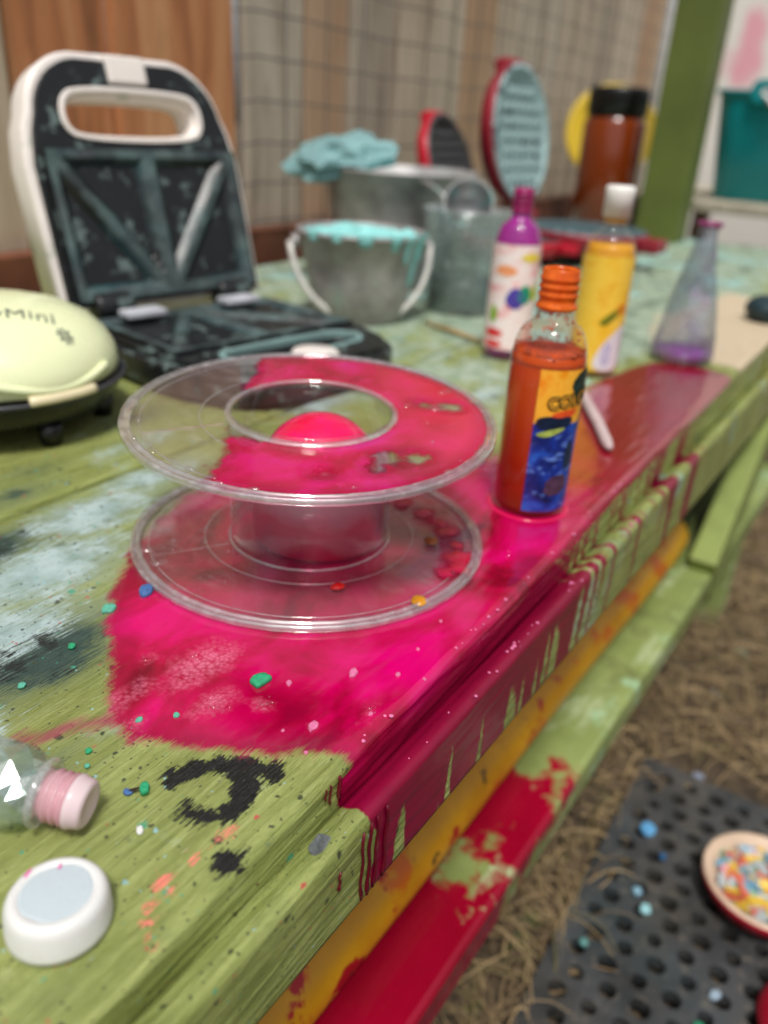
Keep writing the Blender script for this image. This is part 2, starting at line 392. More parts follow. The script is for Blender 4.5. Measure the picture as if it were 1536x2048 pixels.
def table_material():
    t = NT('table_paint')
    grain = t.noise(1, t.coord((16, 210, 210)), detail=5, rough=.6)
    grain2 = t.noise(1, t.coord((50, 760, 520)), detail=3, rough=.6)
    streak = t.noise(1, t.coord((55, 1250, 800), loc=(3, 1, 2)), detail=4, rough=.7)
    mott = t.noise(14, detail=6, rough=.6); fine = t.noise(160, detail=4, rough=.6); big = t.noise(4.5, detail=3); mid = t.noise(42, detail=5, rough=.65)
    base = t.mix(t.ramp(mott, .35, .65), S(118, 127, 62), S(146, 156, 86)); base = t.mix(t.ramp(grain, .42, .72, 0, .7), base, S(174, 184, 112))
    base = t.mix(t.ramp(grain2, .54, .72, 0, .5), base, S(96, 104, 46)); base = t.mix(t.ramp(big, .5, .72, 0, .55), base, S(144, 140, 64))
    base = t.mix(t.ramp(streak, .60, .68, 0, .5), base, S(200, 206, 156)); base = t.mix(t.ramp(streak, .30, .40, .45, 0), base, S(88, 98, 44))  # pale flecks: highlights on the brush ridges put into the colour
    def m(name, nz, amp, soft, bias=0.):
        return t.ramp(t.math('ADD', t.attr(name), t.math('MULTIPLY', t.math('SUBTRACT', nz, .5-bias), amp)), 0., soft)
    def two(a, wa, b, wb): return t.math('ADD', t.math('MULTIPLY', a, wa), t.math('MULTIPLY', b, wb))
    gm = two(grain, .6, mott, .4); gf = two(grain, .5, fine, .5); sf = two(streak, .6, mid, .4); sfi = two(streak, .5, fine, .5)
    c = base
    # stains and worn patches, layer on layer
    c = t.mix(t.ramp(two(t.noise(7.5, detail=6, rough=.66), .7, mid, .3), .53, .66, 0, .55), c, t.mix(mid, S(84, 96, 58), S(120, 128, 84)))
    c = t.mix(t.ramp(two(t.noise(19, t.coord((.6, 1.5, 1), loc=(5, 2, 0)), detail=5, rough=.66), .75, fine, .25), .60, .68, 0, .5), c, S(172, 178, 128))
    c = t.mix(t.ramp(two(t.noise(33, t.coord((.5, 1.4, 1), loc=(1, 7, 0)), detail=5, rough=.7), .8, fine, .2), .65, .70, 0, .6), c, S(74, 108, 92))
    c = t.mix(t.math('MULTIPLY', m('dark', gm, .085, .03, .05), .85), c, t.mix(sf, S(52, 74, 62), S(112, 124, 92)))
    c = t.mix(m('dark', sf, .10, .01, -.12), c, t.mix(fine, S(30, 50, 46), S(58, 84, 76)))
    c = t.mix(t.math('MULTIPLY', m('blue', two(streak, .45, mott, .55), .12, .025, .05), .75), c, t.mix(mid, S(118, 138, 126), S(162, 180, 172)))
    c = t.mix(t.math('MULTIPLY', m('blue', two(streak, .4, two(mid, .5, grain2, .5), .6), .20, .005, -.03), .9), c, t.mix(t.ramp(mid, .35, .6), S(138, 164, 162), S(182, 202, 202)))
    c = t.mix(m('dark', two(mid, .6, streak, .4), .24, .005, -.14), c, S(24, 32, 30))
    # powdery teal that covers the far end
    tn = two(t.noise(11, t.coord((.7, 1.3, 1)), detail=6, rough=.62), .7, mid, .3)
    c = t.mix(t.ramp(t.math('ADD', tn, t.math('MULTIPLY', t.attr('teal'), .31)), .59, .70, 0, .88), c, t.mix(t.ramp(mid, .35, .65), S(128, 156, 134), S(180, 194, 178)))
    c = t.mix(t.ramp(t.math('ADD', t.noise(26, detail=5), t.math('MULTIPLY', t.attr('teal'), .14)), .67, .72, 0, .75), c, S(84, 98, 78))
    c = t.mix(t.ramp(t.math('ADD', t.noise(9, detail=5, rough=.6), t.math('MULTIPLY', t.attr('teal'), .13)), .67, .73, 0, .85), c, S(150, 198, 196))
    c = t.mix(m('beige', mott, .05, .02), c, t.mix(fine, S(196, 176, 140), S(218, 200, 176)))
    # specks of three sizes
    def specks(scale, r0, r1, thr, stops):
        d = t.voro(scale, t.n_warp); sep = t.n('ShaderNodeSeparateColor'); t.l(t.voro(scale, t.n_warp, out='Color'), sep.inputs[0])
        return t.math('MULTIPLY', t.ramp(d, r0, r1, 1, 0), t.ramp(sep.outputs[0], thr, thr+.005)), t.cramp(sep.outputs[1], stops, True)
    wv = t.n('ShaderNodeVectorMath', operation='MULTIPLY_ADD'); t.l(t.noise(300, detail=2, col=True), wv.inputs[0]); wv.inputs[1].default_value = (.004, .0025, .003); t.l(t.tc.outputs['Object'], wv.inputs[2]); t.n_warp = wv.outputs[0]
    for (sc_, r0, r1, th) in ((95, .16, .24, .86), (240, .2, .3, .88), (520, .22, .34, .86)):
        f_, cc = specks(sc_, r0, r1, th, [(0, S(26, 32, 30)), (.5, S(58, 64, 40)), (.66, S(60, 160, 130)), (.76, S(28, 34, 30)), (.88, S(150, 196, 200)), (.95, S(190, 60, 70))])
        c = t.mix(t.math('MULTIPLY', f_, .85), c, cc)
    # pale brush-hair scuffs near the corner, coral flecks, black numeral, red smear
    c = t.mix(t.math('MULTIPLY', m('scuff', two(streak, .75, mid, .25), .14, .002, -.22), .75), c, S(206, 208, 182))
    c = t.mix(m('coral', sfi, .050, .001, -.06), c, t.mix(fine, S(226, 96, 84), S(238, 150, 128)))
    c = t.mix(t.math('MULTIPLY', m('smear', gm, .03, .006), .85), c, t.mix(mid, S(128, 30, 56), S(170, 84, 96)))
    blk = m('black', two(streak, .38, two(mid, .55, fine, .45), .62), .036, .0004, .03); c = t.mix(blk, c, S(8, 9, 8))
    # the spill
    spn = two(streak, .25, two(gm, .45, mid, .55), .75)
    spill = t.ramp(t.math('ADD', t.attr('spill'), t.math('MULTIPLY', t.math('SUBTRACT', spn, .53), .050)), -.001, .0045)
    wet = t.ramp(t.attr('spill'), .001, .008)
    sx = t.n('ShaderNodeSeparateXYZ'); t.l(t.tc.outputs['Object'], sx.inputs[0])
    sw = t.noise(15, t.coord((1, 1.4, 1), loc=(.3, 0, 0)), detail=4, dist=.8)
    sc = t.cramp(sw, [(.32, S(112, 0, 32)), (.43, S(154, 0, 50)), (.53, S(184, 0, 74)), (.66, S(208, 0, 104))])
    sc = t.mix(t.ramp(t.math('ADD', t.attr('spill'), t.math('MULTIPLY', t.math('SUBTRACT', mid, .5), .02)), .0, .020, .85, 0), sc, t.mix(mid, S(108, 10, 56), S(158, 0, 52)))
    sc = t.mix(t.ramp(streak, .58, .72, 0, .25), sc, S(120, 0, 60))
    sc = t.mix(t.ramp(sx.outputs[0], .42, .60, 0, .92), sc, t.mix(mott, S(104, 6, 14), S(150, 8, 32)))
    sc = t.mix(t.ramp(sx.outputs[2], -.012, -.004, .95, 0), sc, t.mix(mid, S(92, 2, 34), S(146, 4, 54)))  # front faces: darker dye, their shade painted into the colour
    fb = t.voro(900, feature='DISTANCE_TO_EDGE'); fo = m('foam', t.noise(70, detail=5, rough=.7), .022, .010)
    fo = t.math('MULTIPLY', fo, t.ramp(two(t.voro(520), .5, fine, .6), .35, .75, .75, .05))
    sc = t.mix(fo, sc, S(226, 120, 152))
    c = t.mix(spill, c, sc)
    rg = t.mix(spill, t.ramp(gf, .35, .7, .34, .58), t.mix(fo, t.mix(wet, (.3, .3, .3, 1), (.06, .06, .06, 1)), (.3, .3, .3, 1)))
    rg = t.mix(blk, rg, (.35, .35, .35, 1)); onface = t.ramp(sx.outputs[2], -.016, -.007, 1, 0)
    rg = t.mix(t.math('MULTIPLY', onface, spill), rg, (.34, .34, .34, 1))
    inv = t.math('SUBTRACT', 1., t.math('MULTIPLY', wet, .93))
    nb = t.bump(two(grain, 1., t.math('ADD', grain2, streak), .45), t.math('MULTIPLY', inv, .9), .0022)
    nb = t.bump(two(t.noise(70, detail=3), 1., fine, .25), t.math('SUBTRACT', .14, t.math('MULTIPLY', wet, .105)), .0015, nb)
    nb = t.bump(fb, t.math('MULTIPLY', fo, .5), .001, nb)
    t.bsdf(c, rg, normal=nb, **{'Coat Weight': t.math('MULTIPLY', t.math('MULTIPLY', spill, .7), t.ramp(onface, 0, 1, 1, .08)), 'Coat Roughness': .05})
    return t.m
M_TABLE = table_material()

def sweep_board(name, prof, xs, parent, relief=0., masks=True, sl=0., seed=1, taper=0.):
    """board along x: profile points (y,z), optional slope sl (dz/dx), relief on every face"""
    prof = np.array(prof); n = len(prof); xs = np.array(xs)
    T = np.roll(prof, -1, 0)-np.roll(prof, 1, 0); L = np.hypot(T[:, 0], T[:, 1])[:, None]; N = np.stack([T[:, 1], -T[:, 0]], 1)/np.maximum(L, 1e-9)
    area = np.sum(prof[:, 0]*np.roll(prof[:, 1], -1)-np.roll(prof[:, 0], -1)*prof[:, 1])
    if area < 0: N = -N
    s = np.concatenate([[0], np.cumsum(np.hypot(*np.diff(prof, axis=0).T))])
    X = np.repeat(xs[:, None], n, 1); SS = np.repeat(s[None], len(xs), 0)
    h = (fbm(X*22, SS*330, seed)-.47)*relief + (fbm(X*6, SS*40, seed+5)-.47)*relief*.8
    frontish = np.clip(-N[:, 1]*0 + np.abs(N[:, 0]), 0, 1)[None]*1.6+.35
    h = h*frontish
    Y = prof[None, :, 0]+N[None, :, 0]*h; Zv = prof[None, :, 1]+N[None, :, 1]*h
    zt_, zb_ = prof[:, 1].max(), prof[:, 1].min()
    Zw = Zv + sl*X + taper*(X-.16)*((zt_-prof[None, :, 1])/(zt_-zb_))
    # the dye stands a little proud of the wood
    if masks and taper == 0.:
        sp_ = sd_poly(X.ravel(), prof[None, :, 0].repeat(len(xs), 0).ravel(), SPILL).reshape(X.shape) + .006*(fbm(X*45, Y*120, 17)-.5)
        Zw = Zw + np.where(prof[None, :, 1] > -.0008, .0008*np.clip(sp_/.0035, 0, 1), 0)
    V = np.stack([X, Y, Zw], -1).reshape(-1, 3)
    nx = len(xs)
    I, J = np.meshgrid(np.arange(nx-1), np.arange(n), indexing='ij'); J2 = (J+1) % n
    Fq = np.stack([I*n+J, I*n+J2, (I+1)*n+J2, (I+1)*n+J], -1).reshape(-1, 4)
    faces = Fq.tolist() + [list(range(n)), list(range((nx-1)*n, nx*n))]
    me = bpy.data.meshes.new(name); me.from_pydata(V.tolist(), [], faces); me.update()
    me.polygons.foreach_set('use_smooth', [True]*(len(faces)-2)+[False]*2)
    bm = bmesh.new(); bm.from_mesh(me); bmesh.ops.recalc_face_normals(bm, faces=bm.faces); bm.to_mesh(me); bm.free()
    if masks:
        d = table_masks(X.ravel(), prof[None, :, 0].repeat(nx, 0).ravel(), np.minimum(0, Zw.ravel()) if relief else Zw.ravel())
        for k2, a in d.items(): set_attr(me, k2, a)
    return link(name, me, M_TABLE, parent)

def plank_profile(y0, y1, z0, r, step):
    """section of a plank, closed, rounded top edges"""
    p = [(y1-r*0, z0)]
    for k in range(0, 7): a = R(k*15); p.append((y1-r+r*math.cos(a), -r+r*math.sin(a)))
    n = max(2, int((y1-y0-2*r)/step))
    for k in range(1, n): p.append((y1-r-(y1-y0-2*r)*k/n, 0.))
    for k in range(0, 7): a = R(90+k*15); p.append((y0+r+r*math.cos(a), -r+r*math.sin(a)))
    nz = max(2, int((-z0-r)/(step*.7)))
    for k in range(1, nz+1): p.append((y0, -r+(z0+r)*k/nz))
    return p
table = thing('painted_table', 'long green painted plank table with a big magenta dye spill', 'table', (0, 0, 0))
xs_f = np.concatenate([np.arange(-.3, .04, .02), np.arange(.04, .60, .0016), np.arange(.60, 1.1, .004), np.arange(1.1, 2.27, .02)])
xs_c = np.concatenate([np.arange(-.3, .15, .02), np.arange(.15, .6, .004), np.arange(.6, 2.27, .01)])
sweep_board('plank', plank_profile(.1335, .4215, -.060, .0045, .0018), xs_f, table, .0011, seed=3)
for (a, b, sd_) in ((.4250, .668, 21), (.6715, .925, 33)):
    sweep_board('plank', plank_profile(a, b, -.060, .004, .005), xs_c, table, .0009, seed=sd_)
# front strip with its rounded top bead; it runs slightly downhill along the table
def strip_profile():
    p = [(.1322, -.052), (.1322, -.0125), (.1300, -.0120), (.1275, -.0105), (.1250, -.0088)]
    for k in range(0, 9): a = R(80+k*13); p.append((.1218+.0040*math.cos(a), -.0126+.0040*math.sin(a)))
    for k in range(1, 24): p.append((.1178, -.0140-(.052-.0140)*k/23))
    return p
sweep_board('front_strip', strip_profile(), xs_f, table, .0006, sl=-.030, seed=44, taper=-.030)
for xx in (-.1, .75, 1.45, 2.2):
    MB().box((xx, .16, -.099), (xx+.045, .9, -.0615)).build('batten', plain('green_under', S(92, 104, 52), .7), table)
for (lx, ly) in ((-.2, .17), (-.2, .84), (2.1, .19), (2.1, .84)):
    MB().box((lx, ly, GZ-.01), (lx+.07, ly+.07, -.0615), bev=.003).build('leg', plain('green_leg', S(128, 142, 66), .6, dirt=S(150, 60, 60), dirt_amt=.1), table)

t = NT('dye_drip'); t.bsdf(t.mix(t.noise(90), S(70, 4, 20), S(110, 4, 36)), .12); M_DRIP = t.m
for (dx, z0, z1, rr) in ((.1915, -.019, -.0575, .0009), (.1965, -.018, -.0585, .0011), (.2015, -.018, -.0585, .0008), (.176, -.026, -.035, .0007), (.2085, -.018, -.0585, .0012)):
    pts = [(dx+.0006*math.sin(k*1.3+dx*900), .1174, z0+(z1-z0)*k/9) for k in range(10)]
    MB().tube(pts, [rr*.6]+[rr*.75]*7+[rr*1.25, rr*.5], 8).build('dye_drip', M_DRIP, table)
for (dx, z1, rr) in ((.190, -.0125, .0006), (.196, -.0135, .0010), (.187, -.008, .0005)):
    MB().tube([(dx+.0005*math.sin(k), .1330, -.002+(z1+.002)*k/7) for k in range(8)], [rr*.6]+[rr*.8]*5+[rr*1.2, rr*.5], 8).build('dye_drip', M_DRIP, table)
# ------------------------------------------------------------------ green bench board and yellow pole under the table edge
t = NT('bench_paint')
g = t.noise(1, t.coord((8, 90, 90)), detail=5); mo = t.noise(9, detail=5, rough=.6); bl = t.noise(5.5, t.coord((1, 1.6, 1)), detail=4, rough=.5)
c = t.mix(t.ramp(mo, .35, .65), S(112, 128, 68), S(140, 154, 92)); c = t.mix(t.ramp(t.noise(24, detail=6, rough=.7), .52, .64, 0, .55), c, S(92, 96, 58)); c = t.mix(t.ramp(t.noise(12, t.coord((.6, 2, 2), loc=(4, 4, 4)), detail=6, rough=.7), .56, .64, 0, .6), c, S(176, 190, 150)); c = t.mix(t.ramp(t.noise(17), .6, .68, 0, .7), c, S(160, 198, 160))
sx = t.n('ShaderNodeSeparateXYZ'); t.l(t.tc.outputs['Object'], sx.inputs[0])
redm = t.ramp(t.math('ADD', t.math('ADD', t.math('MULTIPLY', bl, .6), t.math('MULTIPLY', t.noise(13, detail=5, rough=.6), .5)), t.ramp(sx.outputs[0], .30, .75, .085, -.10)), .55, .585)
c = t.mix(redm, c, t.mix(mo, S(112, 4, 24), S(168, 6, 48)))
t.bsdf(c, t.mix(redm, (.5, .5, .5, 1), (.18, .18, .18, 1)), normal=t.bump(g, .35, .003)); M_BENCH = t.m
bench = thing('low_bench', 'green bench board splashed with red dye below the table edge', 'bench', (0, 0, 0))
MB().box((-.2, .138, -.318), (1.5, .32, -.28), bev=.005).build('seat_plank', M_BENCH, bench, None, (0, 0, R(-1.6)))
for lx in (.05, 1.3):
    MB().box((lx, .15, GZ-.01), (lx+.045, .29, -.32), bev=.003).build('leg', M_BENCH, bench, None, (0, 0, R(-1.6)))
M_BRACE = plain('green_brace', S(130, 144, 76), .55, var=.25, scale=14)
a = Vector((1.56, .135, -.06)); b = Vector((1.02, .125, -.30)); d = (b-a); L = d.length
Mx = Matrix.Translation((a+b)/2) @ d.to_track_quat('X', 'Z').to_matrix().to_4x4()
MB().box((-L/2, -.018, -.042), (L/2, .018, .042), Mx, .004).build('brace', M_BRACE, bench)

t = NT('yellow_paint')
mo = t.noise(16, detail=5); bl = t.noise(22, detail=4)
c = t.mix(t.ramp(mo, .35, .7), S(190, 130, 4), S(220, 160, 20)); c = t.mix(t.ramp(bl, .56, .62, 0, .8), c, S(196, 80, 10)); c = t.mix(t.ramp(t.noise(31), .64, .67), c, S(168, 14, 24)); c = t.mix(t.ramp(t.noise(60), .68, .72), c, S(70, 50, 20))
t.bsdf(c, .4, normal=t.bump(mo, .2, .003)); M_YEL = t.m
pole = MB().tube([(-.15, .214, -.2495)]+[(-.15+i*.1, .214-.0031*i+.001*math.sin(i), -.2495) for i in range(1, 12)]+[(1.025, .178, -.2495), (1.04, .1775, -.2495), (1.046, .1773, -.2495)], [.028]*12+[.027, .022, .010], 20).build('yellow_pole', M_YEL)
tag(pole, 'long yellow painted pole stained red lying on the green bench board', 'pole')

# ------------------------------------------------------------------ green post, grey stand, teal tub
M_POST = plain('olive_paint', S(88, 100, 38), .6, var=.2, scale=9, bump=.15)
post = MB().box((2.10, .507, -.5), (2.20, .612, 1.5), bev=.006).build('roof_post', M_POST)
tag(post, 'square olive green post rising beside the far end of the table', 'post')
post.location = (.0, 0, 0)
M_GREYW = plain('grey_stand', S(168, 160, 142), .8, var=.3, scale=10)
stand = thing('grey_stand', 'weathered grey plank stand carrying the teal tub', 'stand', (2.34, 0, 0))
for k in range(4): MB().box((0, -.3+k*.26, .062), (.85, -.045+k*.26, .088), bev=.003).build('plank', M_GREYW, stand)
for (lx, ly) in ((.03, -.25), (.03, .66), (.77, -.25), (.77, .66)): MB().box((lx, ly, GZ-.01), (lx+.05, ly+.05, .061)).build('leg', M_GREYW, stand)
M_TEALP = plain('teal_plastic', S(0, 138, 144), .35, var=.12, scale=6, bump=.03)
tub = thing('teal_tub', 'teal plastic tub with a carry hole standing on the grey stand', 'tub', (2.62, .36, .0885))
vs = []; rings = [(.135, .17, .0), (.14, .175, .006), (.165, .20, .235), (.168, .203, .256), (.176, .211, .258), (.176, .211, .266), (.164, .199, .266), (.134, .168, .008)]
n = None
for (hx, hy, z) in rings:
    pts = rrect(hx*2, hy*2, .05, 6); n = len(pts); vs += [(p[0], p[1], z) for p in pts]
fs = [(i*n+k, i*n+(k+1) % n, (i+1)*n+(k+1) % n, (i+1)*n+k) for i in range(len(rings)-1) for k in range(n)] + [tuple(range(n)), tuple(range((len(rings)-1)*n, len(rings)*n))]
MB().add(vs, fs).build('body', M_TEALP, tub)
hh = shape2d([rrect(.11, .05, .02), rrect(.075, .022, .01)], .006, .003); xform(hh, Matrix.Rotation(R(90), 4, 'X')); xform(hh, Matrix.Rotation(R(90), 4, 'Z'))
link('handle', hh, M_TEALP, tub, (-.174, .06, .262))
MB().tube([(-.178, .02, .262), (-.19, .03, .235), (-.188, .05, .225), (-.184, .07, .245), (-.178, .09, .26)], .006, 8).build('tie', plain('white_tie', S(220, 222, 220), .6), tub)
MB().tube([(-.182, .02, .262), (-.196, .01, .235), (-.19, .0, .222)], .006, 8).build('tie', plain('pink_tie', S(205, 120, 130), .6), tub)

# ------------------------------------------------------------------ sandwich press
M_WHITE = plain('white_shell', S(232, 224, 218), .35, var=.1, scale=20, dirt=S(196, 196, 186), dirt_amt=.1, bump=.04)
M_BLACK = plain('black_plastic', S(22, 24, 26), .4, var=.3, scale=30, dirt=S(90, 106, 104), dirt_amt=.2, dirt_scale=48)
t = NT('coated_plate')
nz = t.noise(40, detail=6, rough=.65); h = t.attr('ridge')
res = t.ramp(t.math('ADD', t.math('MULTIPLY', h, .24), t.math('MULTIPLY', t.math('ADD', t.math('MULTIPLY', nz, .6), t.math('MULTIPLY', t.noise(13, detail=3), .5)), .9)), .58, .86)
c = t.mix(t.ramp(t.noise(14), .4, .65), S(18, 20, 22), S(18, 58, 62)); c = t.mix(t.math('MULTIPLY', res, .6), c, t.mix(t.ramp(t.noise(17), .38, .62), S(124, 152, 148), S(92, 92, 96)))
t.bsdf(c, t.mix(res, (.35, .35, .35, 1), (.75, .75, .75, 1)), normal=t.bump(nz, .4, .002)); M_PLATE = t.m

def press_outline(w, h, top_in, rtop):
    # lid seen from its inside: straight sides that draw in to a rounded handle end
    pts = [(-w/2, 0), (w/2, 0), (w/2, h*.58), (w/2-.006, h*.72)]
    for k in range(0, 9):
        a = R(8+k*9.5); pts.append((w/2-top_in-rtop+rtop*math.cos(a), h-rtop+rtop*math.sin(a)))
    pts += [(-p[0], p[1]) for p in reversed(pts[2:])]
    return pts
def ridge_plate(w, h, depth=.012):
    nu, nv = 84, 56
    U, V = np.meshgrid(np.linspace(-w/2, w/2, nu), np.linspace(0, h, nv), indexing='ij')
    au = np.abs(U); hw = w/2; m_ = .008
    dz = np.zeros_like(U); rd = np.ones_like(U)
    # each half has two triangular pockets split by a diagonal that runs down to the middle
    ax, ay = .006, m_; bx, by = hw-m_, h-m_
    nn = math.hypot(bx-ax, by-ay)
    dd = ((au-ax)*(by-ay)-(V-ay)*(bx-ax))/nn     # + below diagonal
    e = np.minimum.reduce([au-ax, hw-m_-au, V-m_, h-m_-V])
    for sgn in (1, -1):
        q = np.minimum(e, sgn*dd-.004)
        dz = np.maximum(dz, np.clip(q*.95, 0, depth))
    rd = np.clip(1-dz/depth*1.6, 0, 1)
    ribs = (np.abs(((au*.8+V*.6)*40) % 1-.5) < .06)*(dz > .0095)*.0012
    Zp = -dz+ribs
    vs = np.stack([U, V, Zp], -1).reshape(-1, 3).tolist()
    fs = [(i*nv+j, (i+1)*nv+j, (i+1)*nv+j+1, i*nv+j+1) for i in range(nu-1) for j in range(nv-1)]
    me = bpy.data.meshes.new('plate'); me.from_pydata(vs, [], fs); me.update(); me.polygons.foreach_set('use_smooth', [False]*len(fs))
    set_attr(me, 'ridge', rd.ravel())
    return me
press = thing('sandwich_press', 'open white and black sandwich press caked in teal paint', 'sandwich press', (.616, .650, 0), R(-9.5))
W_, H_ = .242, .234
def half(frame, shell_mat, th=.016, pz=.013, with_latch=True):
    """one half of the press in its own plane: u across, v away from the hinge, w out of the inside face"""
    ol = press_outline(W_, H_, .012, .06); inn = press_outline(W_-.010, H_-.005, .011, .057); inn = [(a_, b_+.0) for a_, b_ in inn]
    hole = smooth_closed([(-.078, .168), (-.062, .158), (.062, .158), (.078, .170), (.076, .194), (.058, .202), (-.058, .202), (-.076, .192)], 2)
    hole2 = smooth_closed([(-.0815, .1673), (-.0645, .1550), (.0645, .1550), (.0815, .1693), (.0795, .1955), (.0602, .2048), (-.0602, .2048), (-.0795, .1935)], 2)
    notch = [(-.02, H_-.016), (.02, H_-.016)]
    o1 = link('shell', shape2d([ol, hole], th, .004), shell_mat, press); o1.matrix_local = frame @ Matrix.Translation((0, 0, -th-.004))
    o2 = link('inner_face', shape2d([inn, hole2], .002, .0008), M_BLACK, press); o2.matrix_local = frame @ Matrix.Translation((0, 0, .0022))
    rim = link('grip_rim', shape2d([hole2, hole], .003, .001), M_WHITE if shell_mat is M_WHITE else plain('grey_teal_rim', S(120, 150, 148), .6), press); rim.matrix_local = frame @ Matrix.Translation((0, 0, .0028))
    o3 = link('grill_plate', ridge_plate(W_-.024, .142), M_PLATE, press); o3.matrix_local = frame @ Matrix.Translation((0, .004, pz))
    sk = MB()
    for (a_, b_) in (((-.111, .004), (.111, .0045)), ((-.111, .1455), (.111, .146))): sk.box((a_[0], a_[1], .004), (b_[0], b_[1], pz-.0002))
    for s_ in (-1, 1): sk.box((s_*.1112-.0003, .004, .004), (s_*.1112+.0003, .146, pz-.0002))
    o4 = sk.build('plate_edge', M_BLACK, press); o4.matrix_local = frame.copy()
    if with_latch:
        o5 = MB().box((-.022, .2085, -.030), (.022, .2355, .0085), None, .003).build('latch', M_WHITE, press); o5.matrix_local = frame.copy()
        o6 = MB().box((-.0225, .229, -.034), (.0225, .242, .0)).build('latch_clip', plain('teal_latch', S(176, 206, 210), .5), press)
        o6.matrix_local = frame @ Matrix.Translation((0, -.001, -.012))
# base lies flat: v towards the viewer (-y), inside face up
base_fr = Matrix.Translation((0, -.004, .046)) @ Matrix(((1, 0, 0, 0), (0, -1, 0, 0), (0, 0, 1, 0), (0, 0, 0, 1))) 
base_fr = Matrix.Translation((0, -.004, .030)) @ Matrix.Rotation(PI, 4, 'Z')
half(base_fr, M_BLACK, .009, .009, False)
lid_fr = Matrix.Translation((0, .018, .046)) @ Matrix.Rotation(R(74), 4, 'X')
half(lid_fr, M_WHITE, .013, .012)
for s_ in (-1, 1):
    MB().lathe([(0, -.02), (.013, -.02), (.014, -.016), (.014, .016), (.013, .02), (0, .02)], 20, M=Matrix.Rotation(R(90), 4, 'Y')).build('hinge', M_BLACK, press, (s_*.075, .010, .046))
    MB().box((s_*.06-.022, -.034, .0405), (s_*.06+.022, -.012, .0475), None, .002).build('clip', plain('pale_clip', S(186, 188, 196), .5, var=.3), press)
for sx_ in (-.09, .09):
    for yy in (-.03, -.20): MB().lathe([(0, 0), (.009, 0), (.008, .010), (0, .010)], 16).build('foot', M_BLACK, press, (sx_, yy, .0005))
MB().lathe([(0, 0), (.021, 0), (.0225, .002), (.020, .005), (0, .006)], 28).build('white_knob', M_WHITE, press, (-.003, -.215, .0335))

# ------------------------------------------------------------------ cream mini cake maker
M_CREAM = plain('cream_enamel', S(224, 230, 186), .22, var=.06, scale=8, bump=.02)
mk = thing('cake_maker', 'cream domed mini cake maker on a black base with feet', 'cake maker', (.350, .578, 0))
prof = [(.0, .097), (.02, .0963), (.04, .0935), (.058, .0885), (.074, .080), (.085, .069), (.091, .058), (.0925, .048), (.092, .043), (.089, .041), (.0, .041)]
def dome_r(r, z, a):
    b = (a-R(262)+PI) % (2*PI)-PI
    return r*(1+.035*math.exp(-(b/.36)**2)*(1 if .041 < z < .066 else 0))
lid = MB().lathe(prof, 72, rfun=dome_r).build('lid', M_CREAM, mk)
gx = [(.0935*math.cos(R(a_)), .0935*math.sin(R(a_)), .056-.010*math.cos((a_-265)*PI/66)) for a_ in range(232, 299, 4)]
MB().tube(gx, [.0012]+[.0032]*(len(gx)-2)+[.0012], 8).build('grip_ridge', M_CREAM, lid)
lip = [(p[0]*(1-.0*i), p[1], z_) for z_ in (.0,) for i, p in enumerate([])]
lp = MB(); n_ = 13
arc = [R(250+2.6*i) for i in range(n_)]
vs = []
for (rr, zz) in ((.094, .046), (.0985, .0435), (.0995, .040), (.0975, .0375), (.090, .0385)): vs += [(rr*math.cos(a_)*1., rr*math.sin(a_), zz) for a_ in arc]
fs = [(i*n_+k, i*n_+k+1, (i+1)*n_+k+1, (i+1)*n_+k) for i in range(4) for k in range(n_-1)] + [(4*n_+k, 4*n_+k+1, k+1, k) for k in range(n_-1)]+[tuple(i*n_ for i in range(5)), tuple(i*n_+n_-1 for i in range(5))]
lp.add(vs, fs).build('grip_tab', plain('cream_tab', S(226, 214, 178), .35, var=.08), lid)
M_BLK2 = plain('black_gloss', S(14, 14, 15), .22, var=.3, scale=20, dirt=S(120, 150, 160), dirt_amt=-.12, dirt_scale=60)
bs = MB().lathe([(0, .012), (.07, .012), (.082, .016), (.090, .024), (.095, .034), (.0965, .038), (.0955, .0405), (.088, .0405)], 64).build('base', M_BLK2, mk)
MB().lathe([(.0962, .0365), (.098, .0375), (.098, .0395), (.0962, .0405)], 64, closed=True).build('base_rim', plain('grey_rim', S(60, 60, 66), .3), mk)
for a_ in (200, 262, 318, 20, 80, 140): MB().lathe([(0, 0), (.007, 0), (.0095, .016), (0, .016)], 14).build('foot', M_BLK2, mk, (.077*math.cos(R(a_)), .077*math.sin(R(a_)), .0004))
MB().lathe([(0, .0), (.0075, 0), (.008, .003), (.006, .006), (0, .007)], 24).build('red_lamp', plain('red_lamp', S(176, 52, 36), .3), mk, (-.002, .012, .0955))
M_INK = plain('grey_ink', S(96, 104, 96), .5, var=.3)
def on_dome(me, cx, cy, rot, lift=.0006):
    """wrap flat lettering over the dome of the lid"""
    rp = np.array([p for p in prof[:9]]); 
    for v in me.vertices:
        u, w_ = v.co.x, v.co.y
        x_ = cx+u*math.cos(rot)-w_*math.sin(rot); y_ = cy+u*math.sin(rot)+w_*math.cos(rot)
        z_ = float(np.interp(math.hypot(x_, y_), rp[:, 0], rp[:, 1])); v.co = (x_, y_, z_+lift)
    return me
link('lettering', on_dome(text_mesh('myMini', .019, 0, 1.05), -.012, -.052, R(-31)), M_INK, lid)
fl = MB()
for k in range(8):
    a_ = 2*PI*k/8+.2
    fl.add([(0.0012*math.cos(a_+1.5), .0012*math.sin(a_+1.5), 0), (.0052*math.cos(a_-.22), .0052*math.sin(a_-.22), 0), (.0062*math.cos(a_), .0062*math.sin(a_), 0), (.0052*math.cos(a_+.22), .0052*math.sin(a_+.22), 0)], [(0, 1, 2, 3)])
link('flower_print', on_dome(fl.mesh('f'), .012, -.076, R(-31)), M_INK, lid)

